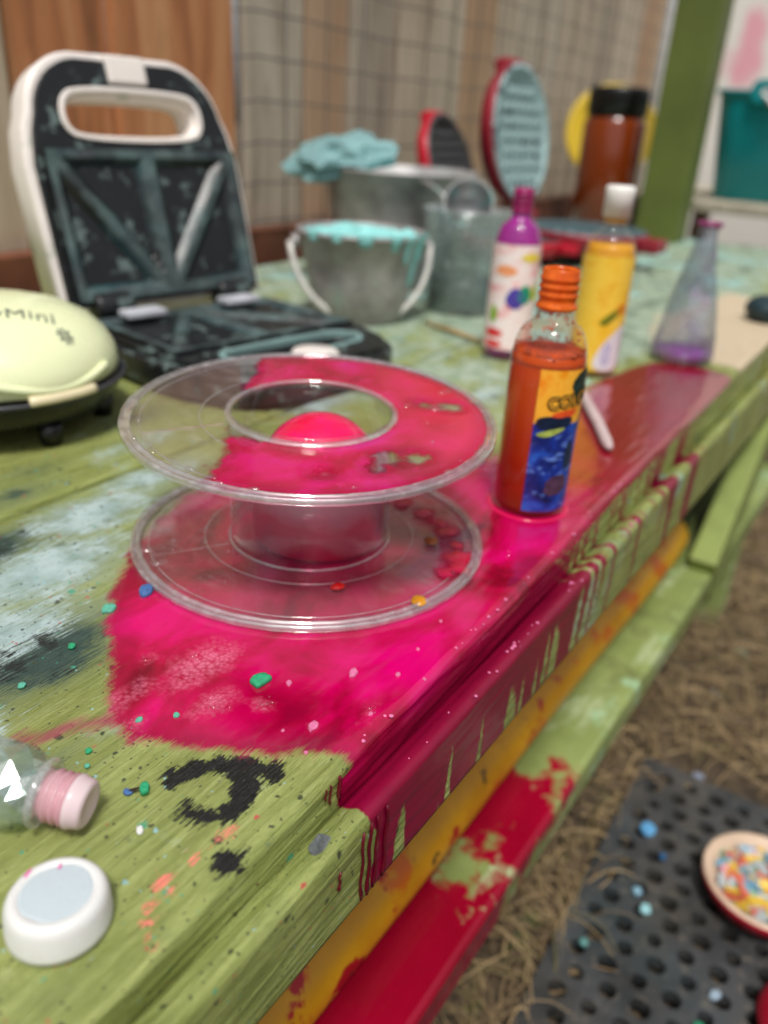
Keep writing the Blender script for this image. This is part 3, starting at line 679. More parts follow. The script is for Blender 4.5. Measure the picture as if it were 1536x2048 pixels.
# ------------------------------------------------------------------ pails, crumpled cloth, cup
t = NT('galvanised')
n1 = t.noise(22, detail=6, rough=.65); n2 = t.noise(7, detail=4)
c = t.mix(t.ramp(n1, .35, .65), S(132, 126, 126), S(188, 184, 184)); c = t.mix(t.ramp(n2, .6, .7, 0, .6), c, S(120, 88, 92)); c = t.mix(t.ramp(t.noise(31), .6, .68, 0, .7), c, S(164, 178, 176))
t.bsdf(c, t.ramp(n1, .3, .7, .30, .55), .3, t.bump(n1, .12, .003)); M_GALV = t.m
M_TEALPAINT = plain('teal_paint', S(140, 208, 206), .55, var=.2, scale=24, dirt=S(196, 190, 186), dirt_amt=-.05, bump=.5)
M_BAIL = plain('bail_wire', S(206, 204, 198), .4, metal=.2, var=.15)
def pail(name, label, loc, rb, rtop, h, fill, bail_tilt=None, rz=0., drips=True):
    t_ = thing(name, label, 'pail', loc, rz)
    MB().lathe([(0, .0), (rb-.002, .0), (rb, .002), (rb+(rtop-rb)*.5, h*.5), (rtop, h-.004), (rtop+.003, h-.003), (rtop+.0035, h), (rtop+.001, h+.0015), (rtop-.001, h-.001), (rb-.0015, .004), (0, .004)], 56).build('body', M_GALV, t_)
    nfun = lambda r, z, a: r
    z0 = h*fill; r0 = rb+(rtop-rb)*fill-.0016
    rings = 14; seg = 56; vs = []; 
    for i in range(rings+1):
        for k in range(seg):
            a_ = 2*PI*k/seg; rr = r0*i/rings; q = (fbm(np.array([rr*math.cos(a_)*60+9]), np.array([rr*math.sin(a_)*60+4]), 5)[0]-.45)*.022
            vs.append((rr*math.cos(a_), rr*math.sin(a_), z0+q*min(1, (rings-i)/2)+.004*(1-(i/rings)**2)))
    fs = [(i*seg+k, i*seg+(k+1) % seg, (i+1)*seg+(k+1) % seg, (i+1)*seg+k) for i in range(rings) for k in range(seg)]
    MB().add(vs, fs).build('paint_fill', M_TEALPAINT, t_)
    if drips:
        for (a0, wd, ln) in ((R(-40), .011, .062), (R(-56), .007, .034), (R(-72), .012, .018), (R(-25), .010, .034), (R(-100), .014, .014), (R(-150), .012, .012), (R(-125), .010, .010)):
            dv = []; nr = 10; nc = 7
            for i in range(nr+1):
                s_ = i/nr; z_ = h+.0025-ln*s_; rr = rb+(rtop-rb)*(z_/h)+.0042*(1-.3*s_) if z_ < h-.006 else rtop+.0055
                for k in range(nc):
                    u_ = (k/(nc-1)-.5)*2; ww = wd*(1.0-.45*s_**.5)*(math.sqrt(max(0, 1-max(0, s_-.8)**2/.042)))
                    a_ = a0+u_*ww/rtop; rz_ = rr-.0042*u_*u_*1.0
                    dv.append((rz_*math.cos(a_), rz_*math.sin(a_), z_))
            MB().add(dv, [(i*nc+k, i*nc+k+1, (i+1)*nc+k+1, (i+1)*nc+k) for i in range(nr) for k in range(nc-1)]).build('paint_drip', M_TEALPAINT, t_)
    if bail_tilt is not None:
        pts = []; rr = rtop+.012
        for k in range(25):
            a_ = PI*k/24; x_ = -rr*math.cos(a_); d_ = rr*1.12*math.sin(a_)
            pts.append((x_, -d_*math.cos(bail_tilt), h-.014+d_*math.sin(bail_tilt)))
        MB().tube(pts, .0042, 10).build('bail_handle', M_BAIL, t_)
        for s_ in (-1, 1): MB().lathe([(0, -.004), (.009, -.004), (.009, .004), (0, .004)], 16, M=Matrix.Rotation(R(90), 4, 'Y')).build('ear', M_GALV, t_, (s_*(rtop+.006), 0, h-.014))
    return t_
pail('small_pail', 'small galvanised pail brimming with turquoise paint, its wire handle hanging down', (.868, .590, .0004), .058, .078, .106, .955, R(-66), R(-42))
pail('large_pail', 'larger galvanised pail standing behind the small turquoise pail', (1.130, .700, .0004), .094, .116, .165, .90, None, R(-30), drips=False)
M_CLOUDY = clear_plastic('cloudy_tub', (.80, .84, .84, 1), .30, (.62, .68, .68, 1), .12, .2, .06)
ct = thing('cloudy_tub', 'cloudy plastic tub smeared grey beside the small turquoise pail', 'tub', (1.010, .515, .0004))
MB().lathe([(0, .001), (.048, .0), (.050, .003), (.060, .128), (.0625, .129), (.0625, .132), (.059, .132), (.048, .005), (0, .004)], 48).build('wall', M_CLOUDY, ct)
MB().lathe([(0, .046), (.0525, .046), (.049, .006), (0, .006)], 40).build('grey_water', plain('grey_water', S(118, 132, 130), .2, var=.3, scale=20), ct)
M_CLOTH = plain('teal_cloth', S(122, 162, 164), .8, var=.35, scale=14, bump=.5)
bm = bmesh.new(); bmesh.ops.create_icosphere(bm, subdivisions=3, radius=1)
for v in bm.verts:
    p = v.co.copy(); q = 0.
    for k_, (ax_, of) in enumerate((((1, .3, .2), .1), ((-.5, 1, .4), .6), ((.2, -.7, 1), .3), ((.9, .9, -.4), .8))): q += abs(((p.dot(Vector(ax_))*1.15+of) % 1)-.5)
    v.co = Vector((p.x*.078, p.y*.052, p.z*.030))*(.50+.48*q)
me = bpy.data.meshes.new('c'); bm.to_mesh(me); bm.free()
cl = link('crumpled_rag', me, M_CLOTH, None, (1.050, .755, .178), (R(8), R(-8), R(-35))); tag(cl, 'stiff crumpled turquoise rag draped on the rim of the larger pail', 'rag')
cup = thing('metal_cup', 'round dented steel cup resting on the rim of the larger pail', 'cup', (1.010, .518, .136))
prof_c = [(0, -.03), (.014, -.0285), (.025, -.020), (.031, -.006), (.032, .006), (.0335, .008), (.0325, .009), (.0305, .006), (.0295, -.005), (.023, -.018), (.013, -.026), (0, -.0275)]
MB().lathe(prof_c, 36, M=Matrix.Rotation(R(-62), 4, 'Y') @ Matrix.Rotation(R(25), 4, 'X')).build('bowl', plain('steel', S(172, 172, 172), .35, metal=.6, var=.3, dirt=S(150, 186, 184), dirt_amt=.25), cup)
MB().tube([(.0, .03, .0), (.01, .05, .012), (.02, .075, .02), (.026, .09, .022)], [.003, .003, .0035, .004], 8).build('cup_handle', plain('steel', S(172, 172, 172)), cup)

# ------------------------------------------------------------------ round waffle irons
M_RED = plain('red_shell', S(184, 18, 44), .3, var=.15, scale=10)
M_REDP = plain('red_pink', S(140, 26, 44), .35, var=.3, scale=16, dirt=S(176, 110, 120), dirt_amt=-.02)
M_CRUST = plain('teal_crust', S(156, 184, 184), .8, var=.35, scale=30, dirt=S(62, 76, 82), dirt_amt=.28, dirt_scale=26, bump=.8)
M_DKPL = plain('dark_iron', S(66, 68, 70), .5, var=.3, scale=30)
def iron_half(parent, M, shell, crust, Rr=.105):
    """one half: shell bowl below z=0, plate grid on top at z=0.."""
    q = MB().lathe([(0, -.034), (Rr*.6, -.033), (Rr*.88, -.026), (Rr*.99, -.012), (Rr, .0), (Rr*.985, .004), (Rr*.95, .004), (Rr*.95, -.002), (0, -.002)], 48).build('shell', shell, parent); q.matrix_local = M
    q = MB().lathe([(Rr*.955, -.001), (Rr*.955, .0065), (Rr*.88, .0075), (Rr*.86, .003), (0, .003)], 48).build('plate', crust, parent); q.matrix_local = M; plate_ = q
    pm = None
    n = 9
    for i in range(n):
        for j in range(n):
            x_ = (i-(n-1)/2)*Rr*.195; y_ = (j-(n-1)/2)*Rr*.195
            if math.hypot(x_, y_) < Rr*.78:
                if pm is None:
                    s_ = Rr*.068; pm = MB().add([(-s_, -s_, 0), (s_, -s_, 0), (s_, s_, 0), (-s_, s_, 0), (-s_*.6, -s_*.6, .007), (s_*.6, -s_*.6, .007), (s_*.6, s_*.6, .007), (-s_*.6, s_*.6, .007)], [(0, 1, 5, 4), (1, 2, 6, 5), (2, 3, 7, 6), (3, 0, 4, 7), (4, 5, 6, 7)], False).mesh('knob'); pm.materials.append(crust)
                link('waffle_knob', pm, None, plate_).location = (x_, y_, .0025)
def waffle(name, label, loc, rz, lid_ang, lid_mat, base_mat, lid_crust, base_crust):
    t_ = thing(name, label, 'waffle iron', loc, rz)
    iron_half(t_, Matrix.Translation((0, 0, .044)), base_mat, base_crust)
    hinge = Matrix.Translation((0, .118, .052)) @ Matrix.Rotation(R(lid_ang), 4, 'X')
    iron_half(t_, hinge @ Matrix.Translation((0, .122, 0)) , lid_mat, lid_crust)
    MB().box((-.03, .100, .012), (.03, .135, .066), None, .005).build('hinge_block', lid_mat, t_)
    for a_ in (30, 150, 270): MB().lathe([(0, 0), (.010, 0), (.010, .03), (0, .03)], 14).build('foot', M_BLACK, t_, (.07*math.cos(R(a_)), .07*math.sin(R(a_)), .0004))
    hd = MB().box((-.032, .212, -.030), (.032, .232, -.004), None, .006).build('lid_handle', lid_mat, t_); hd.matrix_local = hinge
    hd = MB().box((-.024, -.135, .026), (.024, -.100, .046), None, .005).build('base_handle', base_mat, t_)
    return t_
waffle('waffle_iron', 'open round red waffle iron whose lid is crusted pale turquoise', (1.615, .568, 0), R(-4), 80, M_REDP, M_REDP, M_CRUST, plain('slate_plate', S(74, 96, 102), .6, var=.35, scale=20, dirt=S(128, 158, 160), dirt_amt=.1)).scale = (1.14, 1.2, 1.27)
waffle('waffle_iron', 'second red waffle iron with a bare dark grey plate behind the pails', (1.500, .66, 0), R(4), 70, M_RED, M_RED, M_DKPL, M_DKPL).scale = (.95, .95, .95)

# ------------------------------------------------------------------ amber jar and yellow plate
t = NT('amber_glass'); mo = t.noise(8)
t.bsdf(t.mix(mo, S(104, 40, 12), S(134, 56, 16)), .12, normal=t.bump(mo, .05, .002), **{'Coat Weight': .3}); M_AMBER = t.m
jar = thing('amber_jar', 'tall amber jar with a black screw lid beside the green post', 'jar', (2.225, .745, 0))
jar.scale = (1.12, 1.12, 1.13)
MB().lathe([(0, .0), (.064, 0), (.07, .006), (.07, .225), (.064, .238), (.060, .242), (0, .242)], 44).build('glass', M_AMBER, jar)
MB().lathe([(0, .3), (.062, .3), (.066, .297), (.067, .29), (.067, .243), (.061, .2425)], 60, rfun=lambda r, z, a: r*(1+.008*math.cos(30*a)) if .244 < z < .292 else r).build('lid', plain('black_lid', S(16, 16, 18), .35), jar)
pl = MB().lathe([(0, 0), (.10, 0), (.122, .012), (.128, .014), (.126, .017), (.10, .004), (0, .004)], 48, M=Matrix.Rotation(R(78), 4, 'X')).build('yellow_plate', plain('yellow_plastic', S(216, 182, 40), .4, var=.15), None, (2.46, .835, .235), (0, 0, R(-60)))
tag(pl, 'yellow plastic plate propped upright behind the amber jar', 'plate')
blk = MB().box((2.36, .81, -.02), (2.56, .86, .104)).build('wood_block', M_OLD); tag(blk, 'rough wood block holding up the yellow plate behind the jar', 'block')

# ------------------------------------------------------------------ squeeze bottles
def bottle_profile(h, r, neck):
    zs = h-.026-.0
    p = [(0, .0012), (r*.8, .0005), (r*.95, .0015), (r, .005), (r, zs-.036)]
    for k in range(1, 9):
        a = R(k*10.5); p.append((neck+.0012+(r-neck-.0012)*math.cos(a)**.9, zs-.036+.030*math.sin(a)))
    p += [(neck+.0006, zs-.002), (neck, zs+.002)]
    return p
def neck_profile(h, neck, td=.0013):
    z = h-.024; p = [(neck, z), (neck+.0014, z+.001), (neck+.0014, z+.0025), (neck, z+.004)]
    for k in range(3): b_ = z+.007+k*.0048; p += [(neck, b_), (neck+td, b_+.0012), (neck+td, b_+.0022), (neck, b_+.0034)]
    p += [(neck, h-.0008), (neck-.0004, h), (neck-.0014, h), (neck-.0016, h-.002), (neck-.0016, h-.02)]
    return p
def arc_patch(r, a0, a1, z0, z1, na=24, nz=30, edge=None):
    vs = []
    for i in range(nz+1):
        for k in range(na+1):
            a = a0+(a1-a0)*k/na; vs.append((r*math.cos(a), r*math.sin(a), z0+(z1-z0)*i/nz))
    return MB().add(vs, [(i*(na+1)+k, i*(na+1)+k+1, (i+1)*(na+1)+k+1, (i+1)*(na+1)+k) for i in range(nz) for k in range(na)])
def wrap_flat(me, r, amid, zmid, tilt=0.):
    for v in me.vertices:
        u, w_ = v.co.x*math.cos(tilt)-v.co.y*math.sin(tilt), v.co.x*math.sin(tilt)+v.co.y*math.cos(tilt)
        a = amid+u/r; v.co = (r*math.cos(a), r*math.sin(a), zmid+w_)
    return me
def dense_shape(pts, step=.0012):
    """flat polygon cut into small cells so it can be wrapped round a bottle"""
    me = shape2d([pts], 0, 0); bm = bmesh.new(); bm.from_mesh(me)
    xs_ = [p[0] for p in pts]
    x_ = min(xs_)+step*3
    while x_ < max(xs_):
        bmesh.ops.bisect_plane(bm, geom=list(bm.verts)+list(bm.edges)+list(bm.faces), plane_co=(x_, 0, 0), plane_no=(1, 0, 0)); x_ += step*3
    bm.to_mesh(me); bm.free(); return me
M_CLEAR = clear_plastic('clear_bottle', (.975, .965, .95, 1), .012)
def liquid(name, c0, c1, c2):
    t = NT(name); nz = t.noise(30, detail=4); sep = t.n('ShaderNodeSeparateXYZ'); t.l(t.tc.outputs['Object'], sep.inputs[0])
    c = t.mix(t.ramp(nz, .35, .65), c0, c1); c = t.mix(t.ramp(t.noise(90), .64, .70), c, c2)
    d = t.bsdf(c, .25, link=False); tr = t.sh('ShaderNodeBsdfTranslucent', c)
    t.surf(t.mixsh(.2, d, tr)); return t.m
def label_mat(name, stops, scale, detail=3, extra=None):
    t = NT(name); nz = t.noise(scale, detail=detail, dist=.6); c = t.cramp(nz, stops)
    if extra: c = extra(t, c)
    t.bsdf(c, .3, normal=t.bump(t.noise(200), .05, .0005)); return t.m

# orange bottle, open
BX, BY = .4745, .1768
view_a = math.atan2(-BY, -BX)          # the side of the bottle turned to the viewer
ob = thing('orange_bottle', 'uncapped clear bottle of orange dye with a torn blue and yellow label', 'bottle', (BX, BY, .0004), view_a)
rb = .0242
MB().lathe(bottle_profile(.1565, rb, .0112), 56).build('body', M_CLEAR, ob)
t = NT('orange_neck'); nz = t.noise(120, detail=4); tr = t.sh('ShaderNodeBsdfTransparent', S(246, 150, 70)); df = t.bsdf(t.mix(nz, S(226, 84, 10), S(238, 120, 30)), .15, link=False)
t.surf(t.mixsh(t.ramp(nz, .3, .7, .55, .95), tr, df))
MB().lathe(neck_profile(.1565, .0112, .0008), 40).build('neck', t.m, ob)
M_ORANGE = liquid('orange_dye', S(214, 74, 6), S(232, 92, 10), S(170, 50, 6))
t = NT('orange_dye_deep')
nz = t.noise(26, detail=4); sep = t.n('ShaderNodeSeparateXYZ'); t.l(t.tc.outputs['Object'], sep.inputs[0])
c = t.mix(t.ramp(nz, .35, .65), S(236, 84, 2), S(246, 106, 4)); c = t.mix(t.ramp(t.math('ADD', sep.outputs[2], t.math('MULTIPLY', nz, .03)), .05, .085, 1, 0), c, S(222, 62, 4)); c = t.mix(t.ramp(t.noise(110), .66, .70), c, S(120, 34, 6))
c = t.mix(t.ramp(t.math('ADD', sep.outputs[2], t.math('MULTIPLY', nz, .02)), .018, .03, .6, 0), c, S(150, 84, 20))
d_ = t.bsdf(c, .2, link=False); tr = t.sh('ShaderNodeBsdfTranslucent', c); td = t.sh('ShaderNodeBsdfTransparent', S(250, 120, 20)); t.surf(t.mixsh(.30, t.mixsh(.22, d_, tr), td))
MB().lathe([(0, .003), (rb*.9, .003), (rb-.0012, .007), (rb-.0012, .099), (rb-.0012, .1055), (rb-.0024, .1072), (0, .1062)], 48).build('dye', t.m, ob)
drops = MB()
for _ in range(46):
    a_ = random.uniform(-1.5, 1.5); z_ = random.uniform(.106, .128); zz = .098+0; f_ = 0
    pr = bottle_profile(.1565, rb, .0112); rr = float(np.interp(z_, [p[1] for p in pr[4:]], [p[0] for p in pr[4:]]))-.0004
    s_ = random.uniform(.0003, .0011)
    drops.lathe([(0, -s_), (s_*.7, -s_*.7), (s_, 0), (s_*.7, s_*.7), (0, s_)], 8, (rr*math.cos(a_), rr*math.sin(a_), z_))
t = NT('dye_residue'); nz = t.noise(150, detail=5, rough=.7); sep = t.n('ShaderNodeSeparateXYZ'); t.l(t.tc.outputs['Object'], sep.inputs[0])
up = t.math('ADD', nz, t.math('ADD', t.ramp(sep.outputs[2], .104, .114, .26, -.10), t.ramp(sep.outputs[2], .122, .133, 0, .22)))
t.surf(t.mixsh(t.ramp(up, .52, .62, .04, .8), t.sh('ShaderNodeBsdfTransparent', (1, .97, .93, 1)), t.bsdf(t.mix(nz, S(196, 74, 12), S(140, 52, 12)), .3, link=False)))
pr_ = [(p[0]-.0009, p[1]) for p in bottle_profile(.1565, rb, .0112)[4:]]
MB().lathe([(rb-.0009, .100)]+[p for p in pr_ if p[1] > .1]+[], 48).build('dye_residue', t.m, ob)
dro = drops.build('dye_spots', plain('rust_dye', S(168, 66, 16), .3), ob); dro['kind'] = 'stuff'
# label: faces a little to the right of the viewer; angle grows towards the viewer's right
def lab_extra(t, c):
    v = t.ramp(t.noise(70, t.coord((1, 1, 2.2)), detail=5, dist=1.5), .56, .64, 0, .75)
    c = t.mix(v, c, S(110, 150, 232)); return t.mix(t.ramp(t.noise(45, t.coord((1, 1, .5))), .6, .7, 0, .7), c, S(8, 16, 60))
M_LABB = label_mat('blue_label', [(.3, S(12, 20, 70)), (.5, S(24, 52, 150)), (.65, S(36, 92, 196)), (.8, S(20, 110, 190))], 60, 4, lab_extra)
M_LABO = label_mat('orange_label', [(.3, S(240, 150, 20)), (.5, S(250, 186, 60)), (.7, S(246, 140, 24))], 60, 3)
LA0, LA1 = R(-8), R(98)
lab = arc_patch(rb+.0003, LA0, LA1, .006, .066, 40, 40).build('label', M_LABB, ob)
arc_patch(rb+.00032, LA0, LA1, .066, .1005, 40, 24).build('label', M_LABO, ob)
def patch(pts, amid, zmid, mat, lift=.0006, name='print'):
    o_ = link(name, wrap_flat(dense_shape(pts), rb+lift, amid, zmid), mat, lab); return o_
M_LEAF = plain('leaf_print', S(30, 56, 50), .3, var=.5, scale=160); M_NAVY = plain('navy_print', S(14, 34, 62), .3, var=.5, scale=140); M_REDPR = plain('red_print', S(228, 84, 36), .3)
patch(smooth_closed([(-.002, .004), (.006, .012), (.016, .013), (.018, .002), (.013, -.010), (.006, -.011), (.0035, -.004)], 1), R(44), .088, M_LEAF)
patch(smooth_closed([(-.014, -.004), (-.0145, .002), (-.007, .0045), (.000, .003), (.008, .004), (.012, .001), (.007, -.004), (-.004, -.0055)], 2), R(28), .0675, M_NAVY)
patch(smooth_closed([(-.010, -.003), (-.006, .001), (.004, .002), (.011, .0025), (.008, -.003), (-.002, -.004)], 2), R(36), .0735, M_REDPR, .0005)
patch(smooth_closed([(-.008, -.004), (.0, .006), (.012, .010), (.012, -.006), (.0, -.008)], 2), R(82), .066, plain('sea_print', S(12, 84, 110), .3, var=.4, scale=120), .0005)
patch(smooth_closed([(-.012, -.002), (-.004, .001), (.006, .003), (.009, .002), (.001, -.002), (-.006, -.004)], 2), R(22), .0615, plain('lime_print', S(168, 190, 90), .3, var=.4, scale=200), .0008)
patch(smooth_closed([(-.0045, -.009), (-.004, .009), (.0035, .010), (.0042, -.009)], 1), R(58), .044, plain('ink_blue', S(22, 48, 78), .3, var=.4), .0005)
patch(smooth_closed([(-.009, -.007), (-.008, .007), (.008, .008), (.009, -.006)], 1), R(42), .024, plain('umber_print', S(84, 56, 84), .35, var=.6, scale=220), .0005)
lt_o = text_mesh('COLOR', .0108, 0, .95, .0008); lt_i = text_mesh('COLOR', .0108, 0, .95, -.0001)
for me_, mt, lf in ((lt_o, plain('dark_letter', S(30, 26, 20), .3), .0010), (lt_i, plain('amber_letter', S(250, 180, 60), .3), .0013)):
    bm = bmesh.new(); bm.from_mesh(me_)
    for x_ in np.arange(-.024, .024, .0015): bmesh.ops.bisect_plane(bm, geom=list(bm.verts)+list(bm.edges)+list(bm.faces), plane_co=(float(x_), 0, 0), plane_no=(1, 0, 0))
    bm.to_mesh(me_); bm.free()
    link('lettering', wrap_flat(me_, rb+lf, R(50), .0785, R(8)), mt, lab)
MB().lathe([(.0225, .0), (.0285, .0), (.0275, .0008), (.0255, .0012), (.0242, .0006)], 40).build('dye_ring', plain('pink_wet', S(200, 20, 80), .08), ob)

# purple and yellow bottles further back
def back_bottle(name, label, loc, h, r, neckc, liqm, level, cap, lab_m, l0, l1, extras, labz=(.008, .11)):
    va = math.atan2(-loc[1], -loc[0]); t_ = thing(name, label, 'bottle', (loc[0], loc[1], .0004), va)
    MB().lathe(bottle_profile(h, r, .0102), 44).build('body', M_CLEAR, t_)
    pr = bottle_profile(h, r-.001, .0092); lq = [(0, .003)]+[p for p in pr[3:] if p[1] < level]+[(float(np.interp(level, [p[1] for p in pr[4:]], [p[0] for p in pr[4:]])), level), (0, level)]
    MB().lathe(lq, 40).build('dye', liqm, t_)
    MB().lathe(neck_profile(h, .0102), 32).build('neck', neckc, t_)
    if cap: MB().lathe([(0, h+.010), (.0125, h+.010), (.0140, h+.008), (.0142, h+.004), (.0136, h-.019), (.0120, h-.019)], 40).build('cap', cap, t_)
    lb_ = arc_patch(r+.0003, l0, l1, labz[0], labz[1], 30, 30).build('label', lab_m, t_)
    for (pts, am, zm, mt) in extras:
        link('print', wrap_flat(dense_shape(smooth_closed(pts, 2)), r+.0007, am, zm), mt, lb_)
    return t_
blob = lambda w, h: [(-w, -h*.3), (-w*.7, h*.6), (-w*.1, h), (w*.6, h*.7), (w, 0), (w*.6, -h*.8), (-w*.2, -h)]
M_PLAB = label_mat('pink_label', [(.3, S(238, 214, 214)), (.48, S(244, 232, 230)), (.6, S(240, 196, 196)), (.72, S(232, 120, 140))], 45, 2)
back_bottle('purple_bottle', 'purple dye bottle with a pale label and green and violet splat', (.825, .360), .176, .0252, plain('magenta_neck', S(150, 10, 90), .3), liquid('purple_dye', S(150, 20, 140), S(196, 30, 170), S(90, 20, 90)), .160, None, M_PLAB, R(-95), R(95),
    [(blob(.012, .012), R(10), .068, plain('violet_print', S(78, 62, 160), .4)), (blob(.009, .011), R(32), .072, plain('green_print', S(20, 150, 110), .4)), (blob(.007, .010), R(62), .074, plain('lime2', S(190, 200, 40), .4)), (blob(.006, .010), R(-42), .050, plain('lime3', S(150, 190, 70), .4)),
     (blob(.014, .006), R(-20), .096, plain('peach', S(244, 160, 110), .4)), (blob(.013, .005), R(-38), .030, plain('scarlet', S(224, 40, 50), .4)), (blob(.012, .004), R(-35), .018, plain('scarlet', S(224, 40, 50))), (blob(.014, .005), R(40), .110, plain('lemon', S(236, 214, 80), .4))], (.012, .122))
M_YLAB = label_mat('yellow_label', [(.3, S(238, 182, 28)), (.55, S(244, 204, 76)), (.75, S(232, 164, 20))], 30, 2)
back_bottle('yellow_bottle', 'yellow dye bottle with a white flip cap and a lemon label', (.832, .262), .176, .0258, plain('yellow_neck', S(214, 160, 50), .3), liquid('yellow_dye', S(236, 164, 4), S(246, 184, 20), S(220, 140, 0)), .132, plain('white_cap', S(238, 236, 232), .35, var=.05), M_YLAB, R(-80), R(100),
    [([(-.02, -.028), (-.014, -.004), (.002, .014), (.020, .024), (.020, -.028)], R(40), .036, plain('white_print', S(228, 224, 230), .4, var=.1)), ([(-.012, -.004), (-.004, .004), (.010, .013), (.013, .010), (.004, .0), (-.006, -.008)], R(26), .062, plain('olive_print', S(120, 130, 30), .4, var=.5, scale=150)),
     (blob(.008, .006), R(52), .072, plain('orange_print', S(236, 140, 20), .4)), (blob(.006, .014), R(30), .026, plain('lilac_print', S(176, 170, 220), .4)), (blob(.003, .022), R(78), .028, plain('maroon_print', S(120, 40, 50), .4))], (.008, .122))
# conical glass bottle stained violet
t = NT('stained_glass'); nz = t.noise(28, detail=5, rough=.65); sep = t.n('ShaderNodeSeparateXYZ'); t.l(t.tc.outputs['Object'], sep.inputs[0])
tr = t.sh('ShaderNodeBsdfTransparent', (.86, .89, .92, 1)); gl = t.sh('ShaderNodeBsdfGlossy', (1, 1, 1, 1), .06)
df = t.sh('ShaderNodeBsdfDiffuse', t.mix(t.ramp(t.noise(20), .45, .65), S(168, 178, 186), S(182, 112, 170)))
stain = t.ramp(t.math('ADD', nz, t.ramp(sep.outputs[2], .0, .05, .10, 0)), .52, .70, .06, .6)
t.surf(t.mixsh(t.schlick(.05, .8), t.mixsh(stain, tr, df), gl))
fk = thing('conical_bottle', 'clear cone shaped glass bottle stained violet near the table edge', 'bottle', (.962, .199, .0004), R(20))
MB().lathe([(0, .002), (.030, .0005), (.0345, .003), (.0355, .010), (.0325, .035), (.0245, .075), (.0165, .108), (.0115, .130), (.0105, .142), (.0105, .150), (.0092, .150), (.0092, .140), (.0100, .128), (.015, .106), (.023, .074), (.031, .034), (.0335, .010), (.030, .005), (0, .005)], 44).build('glass', t.m, fk)
MB().lathe([(.0106, .146), (.0132, .1465), (.0138, .149), (.0132, .1515), (.0100, .1518), (.0095, .1495)], 32, closed=True).build('rim', plain('violet_rim', S(130, 44, 96), .3), fk)
MB().lathe([(0, .0055), (.0325, .0055), (.0328, .012), (.0, .0125)], 32).build('dye_residue', plain('violet_dye', S(190, 90, 190), .25, var=.3), fk)

# ------------------------------------------------------------------ the clear spool
SX, SY, SR, SZ = .3450, .2635, .1035, .0785
t = NT('spool_plastic')
scr = t.noise(1, t.coord((300, 40, 40), rot=(0, 0, .6)), detail=3); sp_ = t.noise(420, detail=2)
tr = t.sh('ShaderNodeBsdfTransparent', (.955, .95, .95, 1)); gl = t.sh('ShaderNodeBsdfGlossy', (1, 1, 1, 1), .03)
df = t.sh('ShaderNodeBsdfDiffuse', (.84, .74, .77, 1))
hz = t.math('ADD', t.ramp(scr, .58, .8, .028, .15), t.math('MULTIPLY', t.ramp(sp_, .68, .74, 0, .4), t.ramp(t.noise(16), .5, .65)))
t.surf(t.mixsh(t.schlick(.035, .8), t.mixsh(hz, tr, df), gl)); M_SPOOL = t.m
M_SPRIM = clear_plastic('spool_rim', (.95, .92, .93, 1), .14, (.95, .90, .92, 1), .03, 0, .22)
spool = thing('clear_spool', 'clear plastic spool puddled with magenta dye on its top disc', 'spool', (SX, SY, .0004), 0)
def ring_disc(r0, r1, th, nr, ns):
    """disc with a hole, top and bottom faces, raised rim bead"""
    R_, A_ = np.meshgrid(np.linspace(r0, r1, nr), np.linspace(0, 2*PI, ns, endpoint=False), indexing='ij')
    return R_*np.cos(A_), R_*np.sin(A_)
def add_disc(z, r0, r1, film, name):
    nr, ns = 60, 220
    xx, yy = ring_disc(r0, r1, 0, nr, ns)
    fs = [(i*ns+k, i*ns+(k+1) % ns, (i+1)*ns+(k+1) % ns, (i+1)*ns+k) for i in range(nr-1) for k in range(ns)]
    # underside plate
    MB().lathe([(r0, z), (r1, z), (r1, z+.0016), (r0, z+.0016)], 120, closed=True, sm=False).build(name, M_SPOOL, spool)
    if film is not None:
        v = film(xx.ravel(), yy.ravel())
        hh = np.clip(v*.12, 0, .0007) + .00012*(fbm(xx.ravel()*160+50, yy.ravel()*160+50, 3)-.4)
        V = np.stack([xx.ravel(), yy.ravel(), z+.0019+hh], -1).tolist()
        keep = [f for f in fs if max(v[i] for i in f) > -.0035]
        me = bpy.data.meshes.new('film'); me.from_pydata(V, [], keep); me.update(); me.polygons.foreach_set('use_smooth', [True]*len(keep))
        set_attr(me, 'film', v)
        return link('dye_film', me, M_FILM, spool)
t = NT('dye_film')
nz = t.noise(90, detail=5, rough=.65); n2 = t.noise(26, detail=3, dist=.5); a_ = t.math('ADD', t.attr('film'), t.math('MULTIPLY', t.math('SUBTRACT', nz, .47), .016))
msk = t.ramp(a_, .0, .0022, 0, 1)
c = t.cramp(n2, [(.3, S(150, 0, 46)), (.46, S(182, 0, 66)), (.6, S(204, 2, 100)), (.74, S(196, 20, 130))]); c = t.mix(t.ramp(nz, .58, .75, 0, .55), c, S(240, 40, 140))
sx_ = t.n('ShaderNodeSeparateXYZ'); t.l(t.tc.outputs['Object'], sx_.inputs[0])
c = t.mix(t.ramp(t.math('SUBTRACT', sx_.outputs[0], sx_.outputs[1]), .05, .12, 0, .85), c, t.mix(n2, S(196, 4, 40), S(222, 12, 70)))
nb = t.bump(t.math('ADD', nz, n2), .14, .0015)
df = t.bsdf(c, t.ramp(nz, .4, .7, .04, .12), link=False, normal=nb, **{'Coat Weight': .8, 'Coat Roughness': .03}); tl = t.sh('ShaderNodeBsdfTransparent', S(244, 60, 150)); tr = t.sh('ShaderNodeBsdfTransparent', (1, 1, 1, 1))
film_sh = t.mixsh(t.ramp(t.attr('film'), 0, .012, .55, .92), tl, df)
stain = t.sh('ShaderNodeBsdfTransparent', S(246, 150, 196))
edge_sh = t.mixsh(t.ramp(a_, -.0032, -.0004, 0, .75), tr, stain)
t.surf(t.mixsh(msk, edge_sh, film_sh)); M_FILM = t.m
